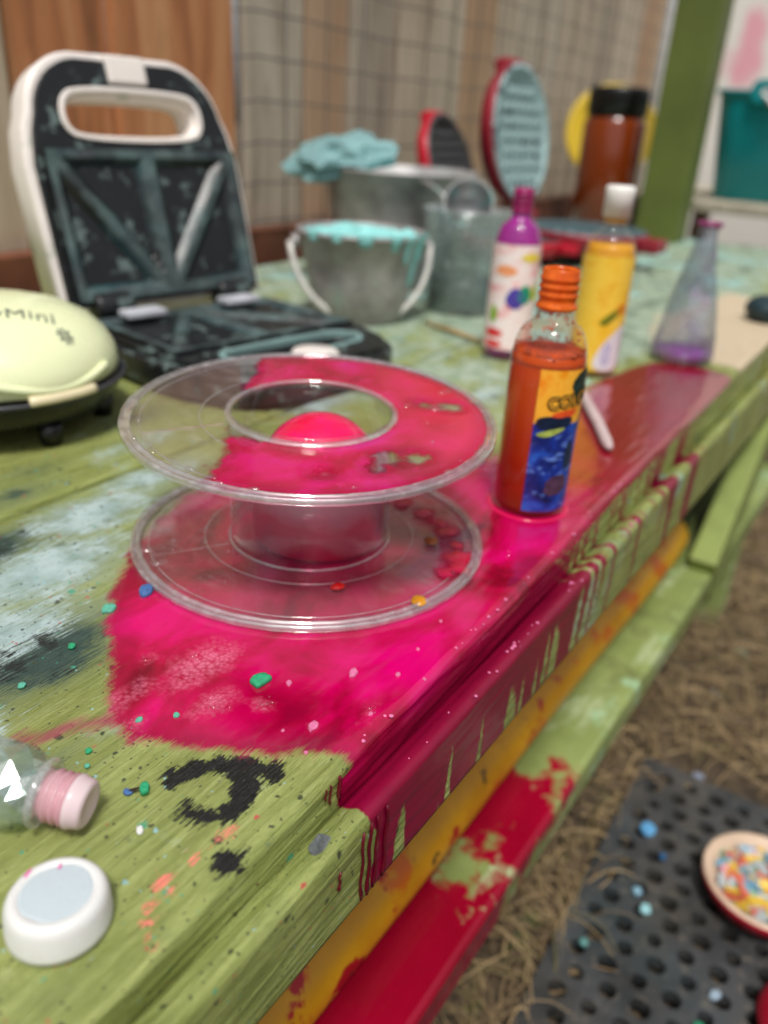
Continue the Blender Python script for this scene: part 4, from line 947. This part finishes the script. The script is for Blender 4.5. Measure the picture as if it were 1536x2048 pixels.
def film_top(x, y):
    # clear on the far-left side, dye over the rest, with dry holes
    A = np.array([.413-SX, .356-SY]); B = np.array([.252-SX, .252-SY]); e = (B-A)/np.hypot(*(B-A)); nn = np.array([-e[1], e[0]])
    s_ = (x-A[0])*nn[0]+(y-A[1])*nn[1]
    test = (.4-SX-A[0])*nn[0]+(.2-SY-A[1])*nn[1]
    s_ = s_*np.sign(test) + .020*(fbm(x*40+30, y*40+30, 2)-.48) + .001
    lw = np.hypot(x, y)
    s_ = np.minimum(s_, .1005-lw)
    for (hx, hy, hr) in ((.289, .213, .0045), (.322, .198, .007), (.407, .208, .006), (.31, .197, .005), (.40, .222, .0035), (.333, .187, .0055)):
        s_ = np.minimum(s_, np.hypot((x-(hx-SX))*1.0, (y-(hy-SY)))-hr*(.8+.5*vnoise(x*260+40, y*260+40, 6)))
    # a dry moat behind the hub
    s_ = np.minimum(s_, np.where((y > -.005) & (x < .025), lw-.058+.02*vnoise(x*60+9, y*60+9, 8), .05))
    return s_
def film_low(x, y):
    s_ = np.full(x.shape, -.05)
    for (px, py, pr) in ((.373, .176, .009), (.362, .1695, .007), (.385, .184, .006), (.398, .196, .007), (.405, .205, .005), (.352, .172, .005), (.412, .222, .006), (.415, .24, .006), (.42, .262, .008)):
        s_ = np.maximum(s_, pr*(.75+.5*vnoise(x*300+40, y*300+40, 3))-np.hypot(x-(px-SX), y-(py-SY)))
    return s_
add_disc(.0012, .0472, SR, film_low, 'lower_disc')
add_disc(SZ-.0022, .0472, SR, film_top, 'upper_disc')
for z in (.0012, SZ-.0022):
    MB().lathe([(SR-.0045, z+.0017), (SR-.0045, z+.0030), (SR-.0036, z+.0034), (SR-.0030, z+.0030), (SR-.0026, z+.0022), (SR-.0010, z+.0022), (SR-.0004, z+.0032), (SR+.0012, z+.0032), (SR+.0016, z+.0020), (SR+.0016, z-.0004), (SR+.0008, z-.0010), (SR-.0002, z-.0006), (SR-.0002, z+.0017)], 160, closed=True, rfun=lambda r, zz, a: r+.00012*math.sin(a*37)).build('rim', M_SPRIM, spool)
MB().lathe([(.0474, .0015), (.0474, SZ+.0018), (.0468, SZ+.0026), (.0458, SZ+.0024), (.0454, SZ+.001), (.0454, .0015)], 96, closed=True).build('hub', clear_plastic('hub_clear', (.975, .965, .97, 1), .012, (.85, .8, .82, 1), .03, 0, .05), spool)
MB().lathe([(.0474, SZ-.0002), (.0490, SZ+.0004), (.0490, SZ+.0016), (.0474, SZ+.0028), (.0456, SZ+.0026), (.0454, SZ+.001)], 96, closed=True).build('hub_rim', M_SPRIM, spool)
for z in (.0029, SZ-.0005):
    for rr in (.0945, .0625):
        MB().lathe([(rr-.0003, z), (rr-.0003, z+.0004), (rr+.0003, z+.0004), (rr+.0003, z)], 140, closed=True).build('moulded_ring', M_SPRIM, spool)
    for a_ in (R(148), R(-28), R(62)):
        MB().box((.050, -.0002, z), (.094, .0002, z+.0005), Matrix.Rotation(a_, 4, 'Z')).build('moulded_line', M_SPRIM, spool)
MB().lathe([(.0476, .0028), (.0488, .0029), (.0484, .0036), (.0476, .0040)], 96, closed=True).build('hub_seam', M_SPRIM, spool)
TILT = Matrix.Translation((0, 0, SZ)) @ Matrix.Rotation(R(-3.2), 4, Vector((-.61, .79, 0))) @ Matrix.Translation((0, 0, -SZ))
# tin cup and pink ball inside the hub
t = NT('dyed_tin'); nz = t.noise(24, detail=4); sep = t.n('ShaderNodeSeparateXYZ'); t.l(t.tc.outputs['Object'], sep.inputs[0])
fac = t.ramp(t.math('ADD', sep.outputs[2], t.math('MULTIPLY', t.math('SUBTRACT', nz, .5), .03)), .018, .036, 1, .0)
c = t.mix(fac, t.mix(nz, S(234, 204, 226), S(246, 230, 238)), S(226, 24, 92))
t.bsdf(c, t.mix(fac, (.33, .33, .33, 1), (.3, .3, .3, 1)), t.math('SUBTRACT', .5, t.math('MULTIPLY', fac, .4)), t.bump(t.noise(1, t.coord((60, 60, 4))), .15, .001)); M_TIN = t.m
tin = thing('tin_cup', 'short shiny tin stained pink inside the hub of the spool', 'tin', (SX+.0035, SY-.004, .0032))
MB().lathe([(0, .0), (.0375, 0), (.0390, .0015), (.0392, .0475), (.0398, .0485), (.0398, .0495), (.0388, .0498), (.0384, .0475), (.0382, .002), (0, .0018)], 144, rfun=lambda r, z, a: r+(.00022*math.cos(18*a)+.00015*math.cos(7*a+1) if r > .03 and .003 < z < .046 else 0)).build('wall', M_TIN, tin)
MB().lathe([(0, .0185), (.0379, .0185), (.0380, .0175)], 48).build('dye', plain('pink_dye', S(206, 0, 78), .08), tin)
t = NT('pink_rubber'); nz = t.noise(60, detail=3)
t.bsdf(t.mix(t.ramp(nz, .4, .65), S(214, 0, 66), S(232, 0, 96)), .07, normal=t.bump(nz, .06, .002), **{'Coat Weight': .5, 'Coat Roughness': .03}); M_BALL = t.m
ball = MB().lathe([(.0345*math.sin(R(a)), .0345*(1-math.cos(R(a)))*.97) for a in range(0, 181, 6)], 56).build('pink_ball', M_BALL, None, (SX+.0035, SY-.004, .0112)); tag(ball, 'glossy hot pink ball sitting in the tin inside the spool', 'ball')

# ------------------------------------------------------------------ near items: white cap, faceted bottle
M_CAPW = plain('milky_plastic', S(218, 218, 216), .35, var=.04, scale=20, bump=.03, **{'Subsurface Weight': .25, 'Subsurface Radius': (.004, .004, .004), 'Subsurface Scale': 1.})
cap = thing('bottle_cap', 'white ribbed bottle cap with a grey blue centre at the table corner', 'bottle cap', (.0925, .1655, .0005), 0)
cap.rotation_euler = (R(-2), R(3), 0)
def rib(r, z, a): return r+(.00014*math.cos(96*a) if .0025 < z < .0098 else 0)
MB().lathe([(.0146, .0), (.0156, .0004), (.0158, .002), (.0157, .003), (.0153, .0095), (.0148, .0112), (.0140, .0124), (.0128, .0130), (.0112, .0129), (.0108, .0124), (.0, .0124)], 384, rfun=rib).build('shell', M_CAPW, cap)
MB().lathe([(0, .0127), (.0098, .0127), (.0106, .0126), (.0109, .01235)], 64, rfun=lambda r, z, a: r*(1+.03*math.sin(3*a+1)+.02*math.sin(5*a))).build('liner', plain('grey_blue_liner', S(186, 198, 204), .25, var=.05), cap)
for (u, v, s1, s2, ro) in ((-.0005, .0128, .0021, .0006, .3), (.0068, .0072, .0013, .0005, .5)):
    link('pink_mark', xform(shape2d([smooth_closed([(-s1, -s2), (s1*.3, -s2*.6), (s1, 0), (s1*.4, s2), (-s1, s2*.7)], 2)], 0), Matrix.Translation((u, v, .01302)) @ Matrix.Rotation(ro, 4, 'Z')), plain('pink_mark', S(226, 90, 170), .4), cap)
M_CRYS = clear_plastic('crystal', (.90, .96, .94, 1), .05, (.8, .9, .88, 1), .04, .0, .16)
fb_ = thing('faceted_bottle', 'clear faceted plastic bottle lying on its side with a pink threaded neck', 'bottle', (.1195, .1935, .0118))
ax = Vector((.107-.1195, .2225-.1935, .004)).normalized()      # from neck to body
fb_.scale = (.86, .86, .86); fb_.location.z = .0124
fb_.rotation_euler = ax.to_track_quat('Z', 'Y').to_euler()
bodyp = MB(); rings = [(.0115, .0135), (.0150, .0175), (.0172, .0235), (.0165, .031), (.0175, .038), (.0160, .047), (.0130, .054), (.004, .057)]
vs = []; ns = 9
for i, (r_, z_) in enumerate(rings):
    for k in range(ns): a_ = 2*PI*(k+.5*(i % 2))/ns; vs.append((r_*math.cos(a_), r_*math.sin(a_), z_))
fs = []
for i in range(len(rings)-1):
    for k in range(ns):
        k2 = (k+1) % ns
        if i % 2 == 0: fs += [(i*ns+k, i*ns+k2, (i+1)*ns+k), (i*ns+k2, (i+1)*ns+k2, (i+1)*ns+k)]
        else: fs += [(i*ns+k, i*ns+k2, (i+1)*ns+k2), (i*ns+k, (i+1)*ns+k2, (i+1)*ns+k)]
fbm_ = MB().add(vs, fs, False).build('faceted_body', M_CRYS, fb_)
for mm in (clear_plastic('crystal_b', (.74, .84, .80, 1), .16, (.86, .95, .93, 1), .03, 0, .22), clear_plastic('crystal_c', (.97, .99, .98, 1), .02, (.9, .95, .93, 1), .03, 0, .10), clear_plastic('crystal_d', (.82, .88, .86, 1), .34, (.90, .93, .92, 1), .1, 0, .12)): fbm_.data.materials.append(mm)
for f_ in fbm_.data.polygons: f_.material_index = random.choice((0, 0, 1, 2, 2, 3))
MB().add([tuple(c_*.93 for c_ in p[:2])+(p[2],) for p in vs], fs, False).build('inner_wall', M_CRYS, fb_)
MB().lathe([(.0105, .0095), (.0138, .0100), (.0142, .0112), (.0138, .0126), (.0105, .0132)], 48, closed=True).build('flange', clear_plastic('flange_clear', (.93, .93, .93, 1), .28, (.86, .84, .86, 1), .06, 0, .08), fb_)
t = NT('pink_milky'); nz = t.noise(60, detail=3)
df = t.bsdf(t.mix(nz, S(206, 150, 162), S(222, 178, 188)), .2, link=False); tr = t.sh('ShaderNodeBsdfTransparent', S(244, 210, 218)); t.surf(t.mixsh(.72, tr, df)); M_PKM = t.m
pn = [(.0096, .0098)]
for k in range(3): z_ = .0085-k*.0034; pn += [(.0096, z_), (.0108, z_-.0010), (.0108, z_-.0019), (.0096, z_-.0028)]
MB().lathe(pn, 48).build('thread', M_PKM, fb_)
t = NT('white_milky'); df = t.bsdf(S(226, 206, 210), .22, link=False); tr = t.sh('ShaderNodeBsdfTransparent', S(250, 238, 240)); t.surf(t.mixsh(.8, tr, df))
MB().lathe([(.0098, -.0008), (.0110, -.0014), (.0111, -.0026), (.0104, -.0040), (.0100, -.0070), (.0090, -.0082), (.0066, -.0084), (.0058, -.0078), (.0, -.0077)], 48).build('stopper', t.m, fb_)

# ------------------------------------------------------------------ broken white strip, stick, dark lump, chips of dried paint
st = MB().tube([(.772, .258, .006), (.742, .240, .0056), (.70, .216, .0055), (.655, .190, .0052), (.615, .169, .005), (.607, .164, .005)], [.003, .0045, .005, .005, .0048, .0025], 8).build('plastic_strip', plain('dull_white', S(198, 178, 178), .45, var=.2)); tag(st, 'broken white plastic strip lying in the red dye behind the orange bottle', 'strip')
sk = MB().tube([(.890, .500, .0035), (.872, .452, .0042), (.853, .405, .0035)], [.0022, .003, .002], 6).build('wood_stick', plain('stick', S(176, 146, 96), .7)); tag(sk, 'thin tan wooden stick on the table beside the small pail', 'stick')
bm = bmesh.new(); bmesh.ops.create_icosphere(bm, subdivisions=3, radius=1)
for v in bm.verts:
    k_ = .8+.4*fbm(np.array([v.co.x*2+5]), np.array([v.co.y*2+v.co.z*1.7+9]), 4)[0]; v.co = Vector((v.co.x*.036, v.co.y*.028, v.co.z*.020))*k_
me = bpy.data.meshes.new('l'); bm.to_mesh(me); bm.free(); me.polygons.foreach_set('use_smooth', [True]*len(me.polygons))
lm = link('paint_lump', me, plain('dark_teal_lump', S(20, 48, 56), .6, var=.4, dirt=S(120, 60, 20), dirt_amt=-.05), None, (1.285, .163, .0165), (0, 0, .4)); tag(lm, 'dark teal lump of dried paint on the beige patch of the table', 'lump')
def chip_mesh(sx, sy, th, seed, n=11):
    r_ = random.Random(seed); pts = []
    for k in range(n):
        a_ = 2*PI*k/n; q = r_.uniform(.72, 1.12); pts.append((sx*q*math.cos(a_), sy*q*math.sin(a_)))
    pts = smooth_closed(pts, 1); nn = len(pts)
    vs = [(p[0], p[1], 0) for p in pts]+[(p[0]*1.02, p[1]*1.02, th*.55) for p in pts]+[(p[0]*.86, p[1]*.86, th) for p in pts]+[(p[0]*.45, p[1]*.45, th*r_.uniform(.8, 1.1)) for p in pts]
    fs = [(i*nn+k, i*nn+(k+1) % nn, (i+1)*nn+(k+1) % nn, (i+1)*nn+k) for i in range(3) for k in range(nn)]+[tuple(range(nn-1, -1, -1)), tuple(range(3*nn, 4*nn))]
    return MB().add(vs, fs).mesh('chip')
def chipm(n, c, var=.3): return plain('chip_'+n, c, .45, var=var, scale=260, bump=.5)
G_, B_, P_, W__, T_ = chipm('green', S(40, 168, 116)), chipm('blue', S(70, 112, 172)), chipm('pink', S(228, 120, 168)), chipm('white', S(226, 226, 222), .08), chipm('teal', S(96, 186, 160))
CH = [((.219, .194), .0058, .0040, .0030, G_, 'largest green paint chip floating in the magenta spill near foam', -.2), ((.240, .291), .0062, .0042, .0028, B_, 'blue paint chip at the spill edge left of the spool', .5),
      ((.217, .292), .0042, .0030, .0024, T_, 'grey green paint chip beside the blue chip at the spill edge', .2), ((.249, .164), .0034, .0021, .0020, P_, 'pink oblong chip in the spill below the spool', .2), ((.261, .147), .0016, .0013, .0014, P_, 'small pink chip near the table edge above the drips', 0.),
      ((.210, .157), .0034, .0022, .0016, P_, 'pale pink chip with bubbles near the green end of the spill', .1), ((.226, .183), .0021, .0014, .0014, P_, 'tiny pink chip just beside the largest green chip', .6), ((.170, .217), .0018, .0014, .0014, T_, 'pale green crumb in the foam at the spill corner', 0.),
      ((.181, .207), .0017, .0014, .0014, T_, 'pale green crumb in the bubbly foam patch', .4), ((.186, .281), .0022, .0018, .0016, G_, 'bright green crumb on the bare green board left of the spill', .3), ((.155, .274), .0024, .0017, .0014, T_, 'mint green crumb near the table photo edge on the grain crack', .1),
      ((.146, .219), .0016, .0014, .0012, G_, 'green bead of paint behind the faceted bottle neck', 0.), ((.1405, .213), .0012, .0010, .0010, T_, 'tiny mint bead of paint closest to the faceted bottle', 0.), ((.145, .186), .0030, .0022, .0026, G_, 'jagged emerald flake beside the dark splinter on bare green board', .7),
      ((.1405, .190), .0014, .0022, .0012, B_, 'small blue flake next to the dark splinter', .2), ((.131, .173), .0022, .0015, .0012, W__, 'white oval fleck between the bottle neck and the black numeral', .9), ((.231, .142), .0013, .0010, .0010, P_, 'small pink crumb on the table rim above the strip', 0.),
      ((.312, .153), .0011, .0009, .0009, P_, 'pink crumb on bare spill in front of the spool rim', .2), ((.284, .150), .0012, .0009, .0009, P_, 'pink crumb beside the table rim below the spool', .5), ((.196, .150), .0010, .0009, .0009, P_, 'lone pink speck near the feathered end of the spill', 0.), ((.2005, .1655), .0010, .0008, .0008, P_, 'pale speck in the crimson part of the spill', 0.)]
for i, (p, a_, b_, th, mt, lb, ro) in enumerate(CH):
    o = link('paint_chip', chip_mesh(a_, b_, th, i+3), mt, None, (p[0], p[1], .0004), (0, 0, ro)); tag(o, lb, 'paint chip', 'dried paint chips on the table')
o = MB().add([(0, 0, 0), (.003, .0008, .0006), (.008, .0003, .0022), (.0046, -.0012, .0012), (.004, 0, -.0003)], [(0, 3, 2, 1), (0, 1, 4), (1, 2, 4), (2, 3, 4), (3, 0, 4)], False).build('splinter', plain('dark_splinter', S(44, 30, 26), .6), None, (.1395, .192, .0009), (0, 0, -.9)); tag(o, 'dark brown splinter lying beside the emerald flake', 'splinter')
# foam bubbles on the spill and droplets on the spool
M_BUB = clear_plastic('bubble_skin', (.98, .90, .94, 1), .02, (.9, .7, .8, 1), .03, 0, .06)
bb = MB(); hemi = [(1., 0.), (.92, .38), (.7, .7), (.38, .92), (.001, 1.)]
for (cx, cy, sp, nn) in ((.196, .2, .009, 95), (.213, .223, .011, 30), (.209, .183, .0045, 40), (.168, .2175, .004, 22), (.21, .157, .0025, 12), (.233, .142, .003, 10), (.24, .2905, .006, 12), (.216, .2915, .0045, 12), (.40, .158, .004, 10), (.446, .151, .004, 8), (.2, .246, .004, 12)):
    for _ in range(nn):
        a_ = random.uniform(0, 2*PI); d_ = sp*math.sqrt(random.random()); r_ = random.choice((.0003, .0004, .0005, .0007, .0009))*random.uniform(.8, 1.1)
        bb.lathe([(p[0]*r_, p[1]*r_) for p in hemi], 10, (cx+d_*math.cos(a_)*1.2, cy+d_*math.sin(a_)*.85, .0003))
tag(bb.build('foam_bubbles', M_BUB), 'clusters of tiny soap bubbles on the magenta spill', 'bubbles', kind='stuff')
M_DROP = clear_plastic('water_drop', (.97, .95, .95, 1), .02, (.9, .9, .9, 1), .02, 0, .08)
def drop(parent, x_, y_, z_, a_, b_, ro, h_, mat=M_DROP, name='droplet'):
    q = MB().lathe([(p[0], p[1]) for p in hemi], 20).mesh('d'); xform(q, Matrix.Rotation(ro, 4, 'Z') @ Matrix.Diagonal((a_, b_, h_, 1))); return link(name, q, mat, parent, (x_, y_, z_))
for (x_, y_, a_, b_, ro) in ((.268-SX, .322-SY, .0075, .0035, -.9), (.262-SX, .305-SY, .0055, .0032, -.7), (.285-SX, .317-SY, .0025, .0014, -.9), (.276-SX, .309-SY, .0016, .001, -.9), (.30-SX, .175-SY, .002, .002, 0), (.385-SX, .215-SY, .003, .002, .4)):
    drop(spool, x_, y_, .0031, a_, b_, ro, .0016)
for (x_, y_, c_) in ((.318-SX, .170-SY, S(206, 140, 30)), (.381-SX, .199-SY, S(150, 96, 40))): drop(spool, x_, y_, .0031, .0052, .0042, .5, .0022, plain('amber_blob%d' % int(x_*1e4), c_, .2, var=.4, scale=90), 'amber_blob')
drop(spool, .303-SX, .212-SY, .0031, .0042, .003, -.5, .0022, plain('red_blob', S(206, 20, 14), .1), 'red_blob')
for (x_, y_, a_, b_, ro) in ((.385, .236, .0022, .0018, 0), (.379, .229, .002, .0016, 0), (.374, .236, .0014, .0012, 0), (.39, .228, .0024, .0018, 0), (.355, .19, .0016, .0014, 0), (.375, .205, .0012, .001, 0), (.402, .212, .0085, .0045, -.6), (.425, .222, .005, .003, -.4)):
    drop(spool, x_-SX, y_-SY, SZ+.0002, a_, b_, ro, .0014)
for k in range(34):
    a_ = random.uniform(R(80), R(215)) if k < 26 else random.uniform(R(215), R(330)); rr = SR-random.uniform(.001, .009); s_ = random.uniform(.0008, .0024)
    drop(spool, rr*math.cos(a_), rr*math.sin(a_), SZ-.0001+random.uniform(0, .001), s_*1.6, s_*.8, a_+PI/2, s_*.7)

# ------------------------------------------------------------------ on the ground: rubber mat, bowls, chips, straw
t = NT('rubber'); nz = t.noise(14, detail=6); n2 = t.noise(90, detail=4)
c = t.mix(t.ramp(nz, .35, .65), S(28, 31, 33), S(60, 62, 64)); c = t.mix(t.ramp(n2, .55, .75, 0, .6), c, S(110, 102, 88)); c = t.mix(t.ramp(t.noise(9, detail=6, rough=.7), .48, .66, 0, .4), c, S(80, 72, 60)); c = t.mix(t.ramp(t.noise(6), .55, .7, 0, .3), c, S(30, 62, 64))
t.bsdf(c, .7, normal=t.bump(n2, .3, .002)); M_RUB = t.m
P_X, P_Y = .0245, .030; mt_ = MB()
hx0, hx1, hy0, hy1 = .27, .878, -.40, .104
nxh = int((hx1-hx0-.02)/P_X); nyh = int((hy1-hy0-.02)/P_Y); zt, zb = GZ+.016, GZ+.002
px_ = (hx1-hx0)/nxh; py_ = (hy1-hy0)/nyh
for i in range(nxh):
    for j in range(nyh):
        x0, y0 = hx0+i*px_, hy0+j*py_; cx = x0+px_/2; cy = y0+py_/2+(.0045 if i % 2 else -.0045); rr = .0088*(1+.25*((i*7+j*3) % 5-2)/4); ns = 16
        ou = []; inn = []; ib = []
        for k in range(ns):
            a_ = 2*PI*(k+.5)/ns; dx, dy = math.cos(a_), math.sin(a_)
            q = min((px_/2)/max(1e-6, abs(dx)), (py_/2)/max(1e-6, abs(dy)))
            ou.append((x0+px_/2+dx*q, y0+py_/2+dy*q, zt)); inn.append((cx+rr*dx, cy+rr*dy, zt-.0005)); ib.append((cx+rr*dx*.92, cy+rr*dy*.92, zb))
        # corners of the cell
        vs = ou+inn+ib; fs = [(k, (k+1) % ns, ns+(k+1) % ns, ns+k) for k in range(ns)]+[(ns+k, ns+(k+1) % ns, 2*ns+(k+1) % ns, 2*ns+k) for k in range(ns)]
        co = [(x0+px_, y0+py_, zt), (x0, y0+py_, zt), (x0, y0, zt), (x0+px_, y0, zt)]
        vs += co
        for q, cc in enumerate(co):
            k = min(range(ns), key=lambda k: -1 if False else math.hypot(*( (ou[k][0]+ou[(k+1) % ns][0])/2-cc[0], (ou[k][1]+ou[(k+1) % ns][1])/2-cc[1])))
            fs.append((k, (k+1) % ns, 3*ns+q))
        mt_.add(vs, fs, False)
for (a_, b_) in (((hx0-.014, hy0-.012, zb), (hx1+.012, hy0, zt)), ((hx0-.014, hy1, zb), (hx1+.012, hy1+.012, zt)), ((hx0-.014, hy0, zb), (hx0, hy1, zt)), ((hx1, hy0, zb), (hx1+.012, hy1, zt))): mt_.box(a_, b_)
mat_ = mt_.build('rubber_mat', M_RUB); tag(mat_, 'dark grey rubber mat full of round holes on the ground', 'mat')
M_BOWLR = plain('red_bowl', S(176, 14, 44), .3, var=.2, scale=14); M_CREAMR = plain('cream_rim', S(202, 176, 152), .5, var=.2)
def bowl(label, loc, sc):
    t_ = thing('red_bowl', label, 'bowl', loc, 0, None)
    MB().lathe([(0, .0), (.045, .0), (.052, .002), (.070, .018), (.079, .036), (.0795, .043), (.076, .044)], 48).build('outside', M_BOWLR, t_)
    MB().lathe([(.0795, .0432), (.0785, .0458), (.075, .0465), (.071, .0445), (.066, .036), (.056, .026), (0, .024)], 48).build('inside', M_CREAMR, t_)
    t_.scale = (sc, sc, sc); return t_
BWX, BWY, BWZ = .736, -.050, GZ+.0165
bowl('red bowl with a cream rim holding confetti of paint chips', (BWX, BWY, BWZ), .80)
ub = bowl('upturned plain red bowl at the corner of the rubber mat', (.618, -.122, BWZ+.0305), .66); ub.rotation_euler = (PI, 0, 0)
cf = [MB(), MB(), MB(), MB(), MB(), MB()]
cols = [S(214, 176, 60), S(104, 150, 176), S(196, 96, 70), S(120, 166, 140), S(200, 136, 146), S(176, 184, 186)]
for k in range(230):
    a_ = random.uniform(0, 2*PI); d_ = .046*math.sqrt(random.random()); s_ = random.uniform(.005, .0105); z_ = BWZ+.025+random.uniform(0, .012)*(1-d_/.075)
    q = Matrix.Translation((BWX+d_*math.cos(a_), BWY+d_*math.sin(a_), z_)) @ Matrix.Rotation(random.uniform(0, 6), 4, 'Z') @ Matrix.Rotation(random.uniform(-.6, .6), 4, 'X')
    cf[random.choice((0, 0, 1, 1, 2, 3, 4, 5))].box((-s_, -s_*.7, -.001), (s_, s_*.7, .001), q)
confetti = MB()
me = None
cfp = bpy.data.objects.new('confetti', None); COL.objects.link(cfp); tag(cfp, 'multicoloured confetti of paint chips heaped inside the red bowl', 'confetti', kind='stuff'); cfp.location = (0, 0, 0)
for q, cc in zip(cf, cols): (q.build('flakes', plain('conf%d' % int(cc[0]*1e5), cc, .5), cfp))['kind'] = 'stuff'
GC = [((.766, .078), .016, .012, S(92, 158, 206), 'big sky blue flake on the rubber mat near its edge'), ((1.101, .072), .013, .010, S(80, 150, 186), 'blue flake on the straw right of the bench'), ((1.238, .062), .014, .011, S(120, 168, 150), 'green flake farthest out on the straw'), ((.905, .05), .011, .009, S(130, 140, 160), 'grey flake just beyond the rubber mat'),
      ((.655, .048), .009, .008, S(150, 200, 206), 'pale turquoise flake in the middle of the mat'), ((.672, .062), .008, .007, S(130, 170, 190), 'small grey blue flake beside the turquoise one on the mat'), ((.58, .088), .007, .006, S(90, 140, 136), 'dull teal flake near the mat border'), ((.56, -.03), .008, .006, S(40, 140, 100), 'dark green flake on the near part of the mat'), ((.60, -.035), .009, .006, S(150, 170, 186), 'pale blue flake below the red bowl'), ((.735, .052), .006, .005, S(30, 90, 140), 'deep blue flake between mat holes')]
for i, (p, a_, b_, c_, lb) in enumerate(GC):
    on_mat = p[0] < .89
    o = link('paint_flake', chip_mesh(a_*.75, b_*.75, .005, 60+i), plain('flake%d' % i, c_, .5, var=.3, scale=80), None, (p[0], p[1], GZ+.0162 if on_mat else GZ+.004), (0, 0, i*.7)); tag(o, lb, 'paint flake', 'paint flakes on the ground')
# straw
t = NT('straw'); oi = t.attr('tone')
t.bsdf(t.cramp(oi, [(0, S(74, 58, 42)), (.4, S(120, 100, 72)), (.8, S(176, 150, 108)), (1, S(98, 94, 56))]), .7); M_STRAW = t.m
V = []; Fs = []; tone = []
for k in range(15000):
    r_ = random.random()
    if r_ < .78: x_, y_ = random.uniform(.15, 2.0), random.uniform(-.5, .36)
    else: x_, y_ = random.uniform(.2, 3.0), random.uniform(-1.3, .4)
    if hx0-.02 < x_ < hx1+.01 and hy0-.02 < y_ < hy1-.012 and random.random() < .996: continue
    if hx0-.1 < x_ < hx1+.06 and hy0-.1 < y_ < hy1-.01 and random.random() < .9: continue
    L_ = random.uniform(.02, .09); a_ = random.gauss(.6, 1.1); w_ = random.uniform(.0004, .0011); lift = random.choice((.004, .008, .016, .03))*random.random()
    bend = random.gauss(0, .5); n0 = len(V); tn = random.random(); zb_ = GZ+.002+random.uniform(0, .012)
    for i in range(5):
        s_ = i/4; aa = a_+bend*s_; px2 = x_+L_*s_*math.cos(aa); py2 = y_+L_*s_*math.sin(aa); pz = zb_+lift*4*s_*(1-s_)+lift*.6*s_
        dx, dy = -math.sin(aa)*w_, math.cos(aa)*w_
        V += [(px2+dx, py2+dy, pz), (px2-dx, py2-dy, pz), (px2, py2, pz+w_*1.2)]; tone += [tn]*3
    for i in range(4):
        b0 = n0+i*3
        Fs += [(b0, b0+3, b0+5, b0+2), (b0+2, b0+5, b0+4, b0+1), (b0+1, b0+4, b0+3, b0)]
me = bpy.data.meshes.new('straw'); me.from_pydata(V, [], Fs); me.update(); set_attr(me, 'tone', tone)
tag(link('straw_litter', me, M_STRAW), 'dry straw and grass stems scattered over the soil', 'straw', kind='stuff')

# crumbs and wet beads along the dyed rim of the table
ec = MB(); r_ = random.Random(5)
for k in range(70):
    x_ = r_.uniform(.215, .56); s_ = r_.uniform(.0003, .0011); on = r_.random() < .6
    y_, z_ = (.1345+r_.uniform(0, .004), .0) if on else (.1225+r_.uniform(-.003, .002), -.0085-.030*x_)
    ec.lathe([(p[0]*s_*r_.uniform(.9, 1.3), p[1]*s_*.9) for p in ((1, 0), (.9, .4), (.6, .75), (.001, .95))], 7, (x_, y_, z_), sm=False)
tag(ec.build('pink_crumbs', chipm('pink', None)), 'tiny pink crumbs strewn along the dyed table rim', 'crumbs', kind='stuff')
o = link('paint_flake', chip_mesh(.0062, .0040, .0010, 91), plain('silver_flake', S(126, 132, 134), .4, metal=.3, var=.5, scale=300, bump=.9), None, (.1745, .1255, -.0145), (R(12), R(3), .1)); tag(o, 'grey silvery flake stuck on the green strip below the numeral', 'paint flake')

# the upper disc sits a little crooked on its hub
for ch in list(spool.children):
    zc = max(((ch.matrix_basis @ v.co).z for v in ch.data.vertices), default=0); zl = min(((ch.matrix_basis @ v.co).z for v in ch.data.vertices), default=0)
    if zl > SZ-.012: ch.matrix_basis = TILT @ ch.matrix_basis
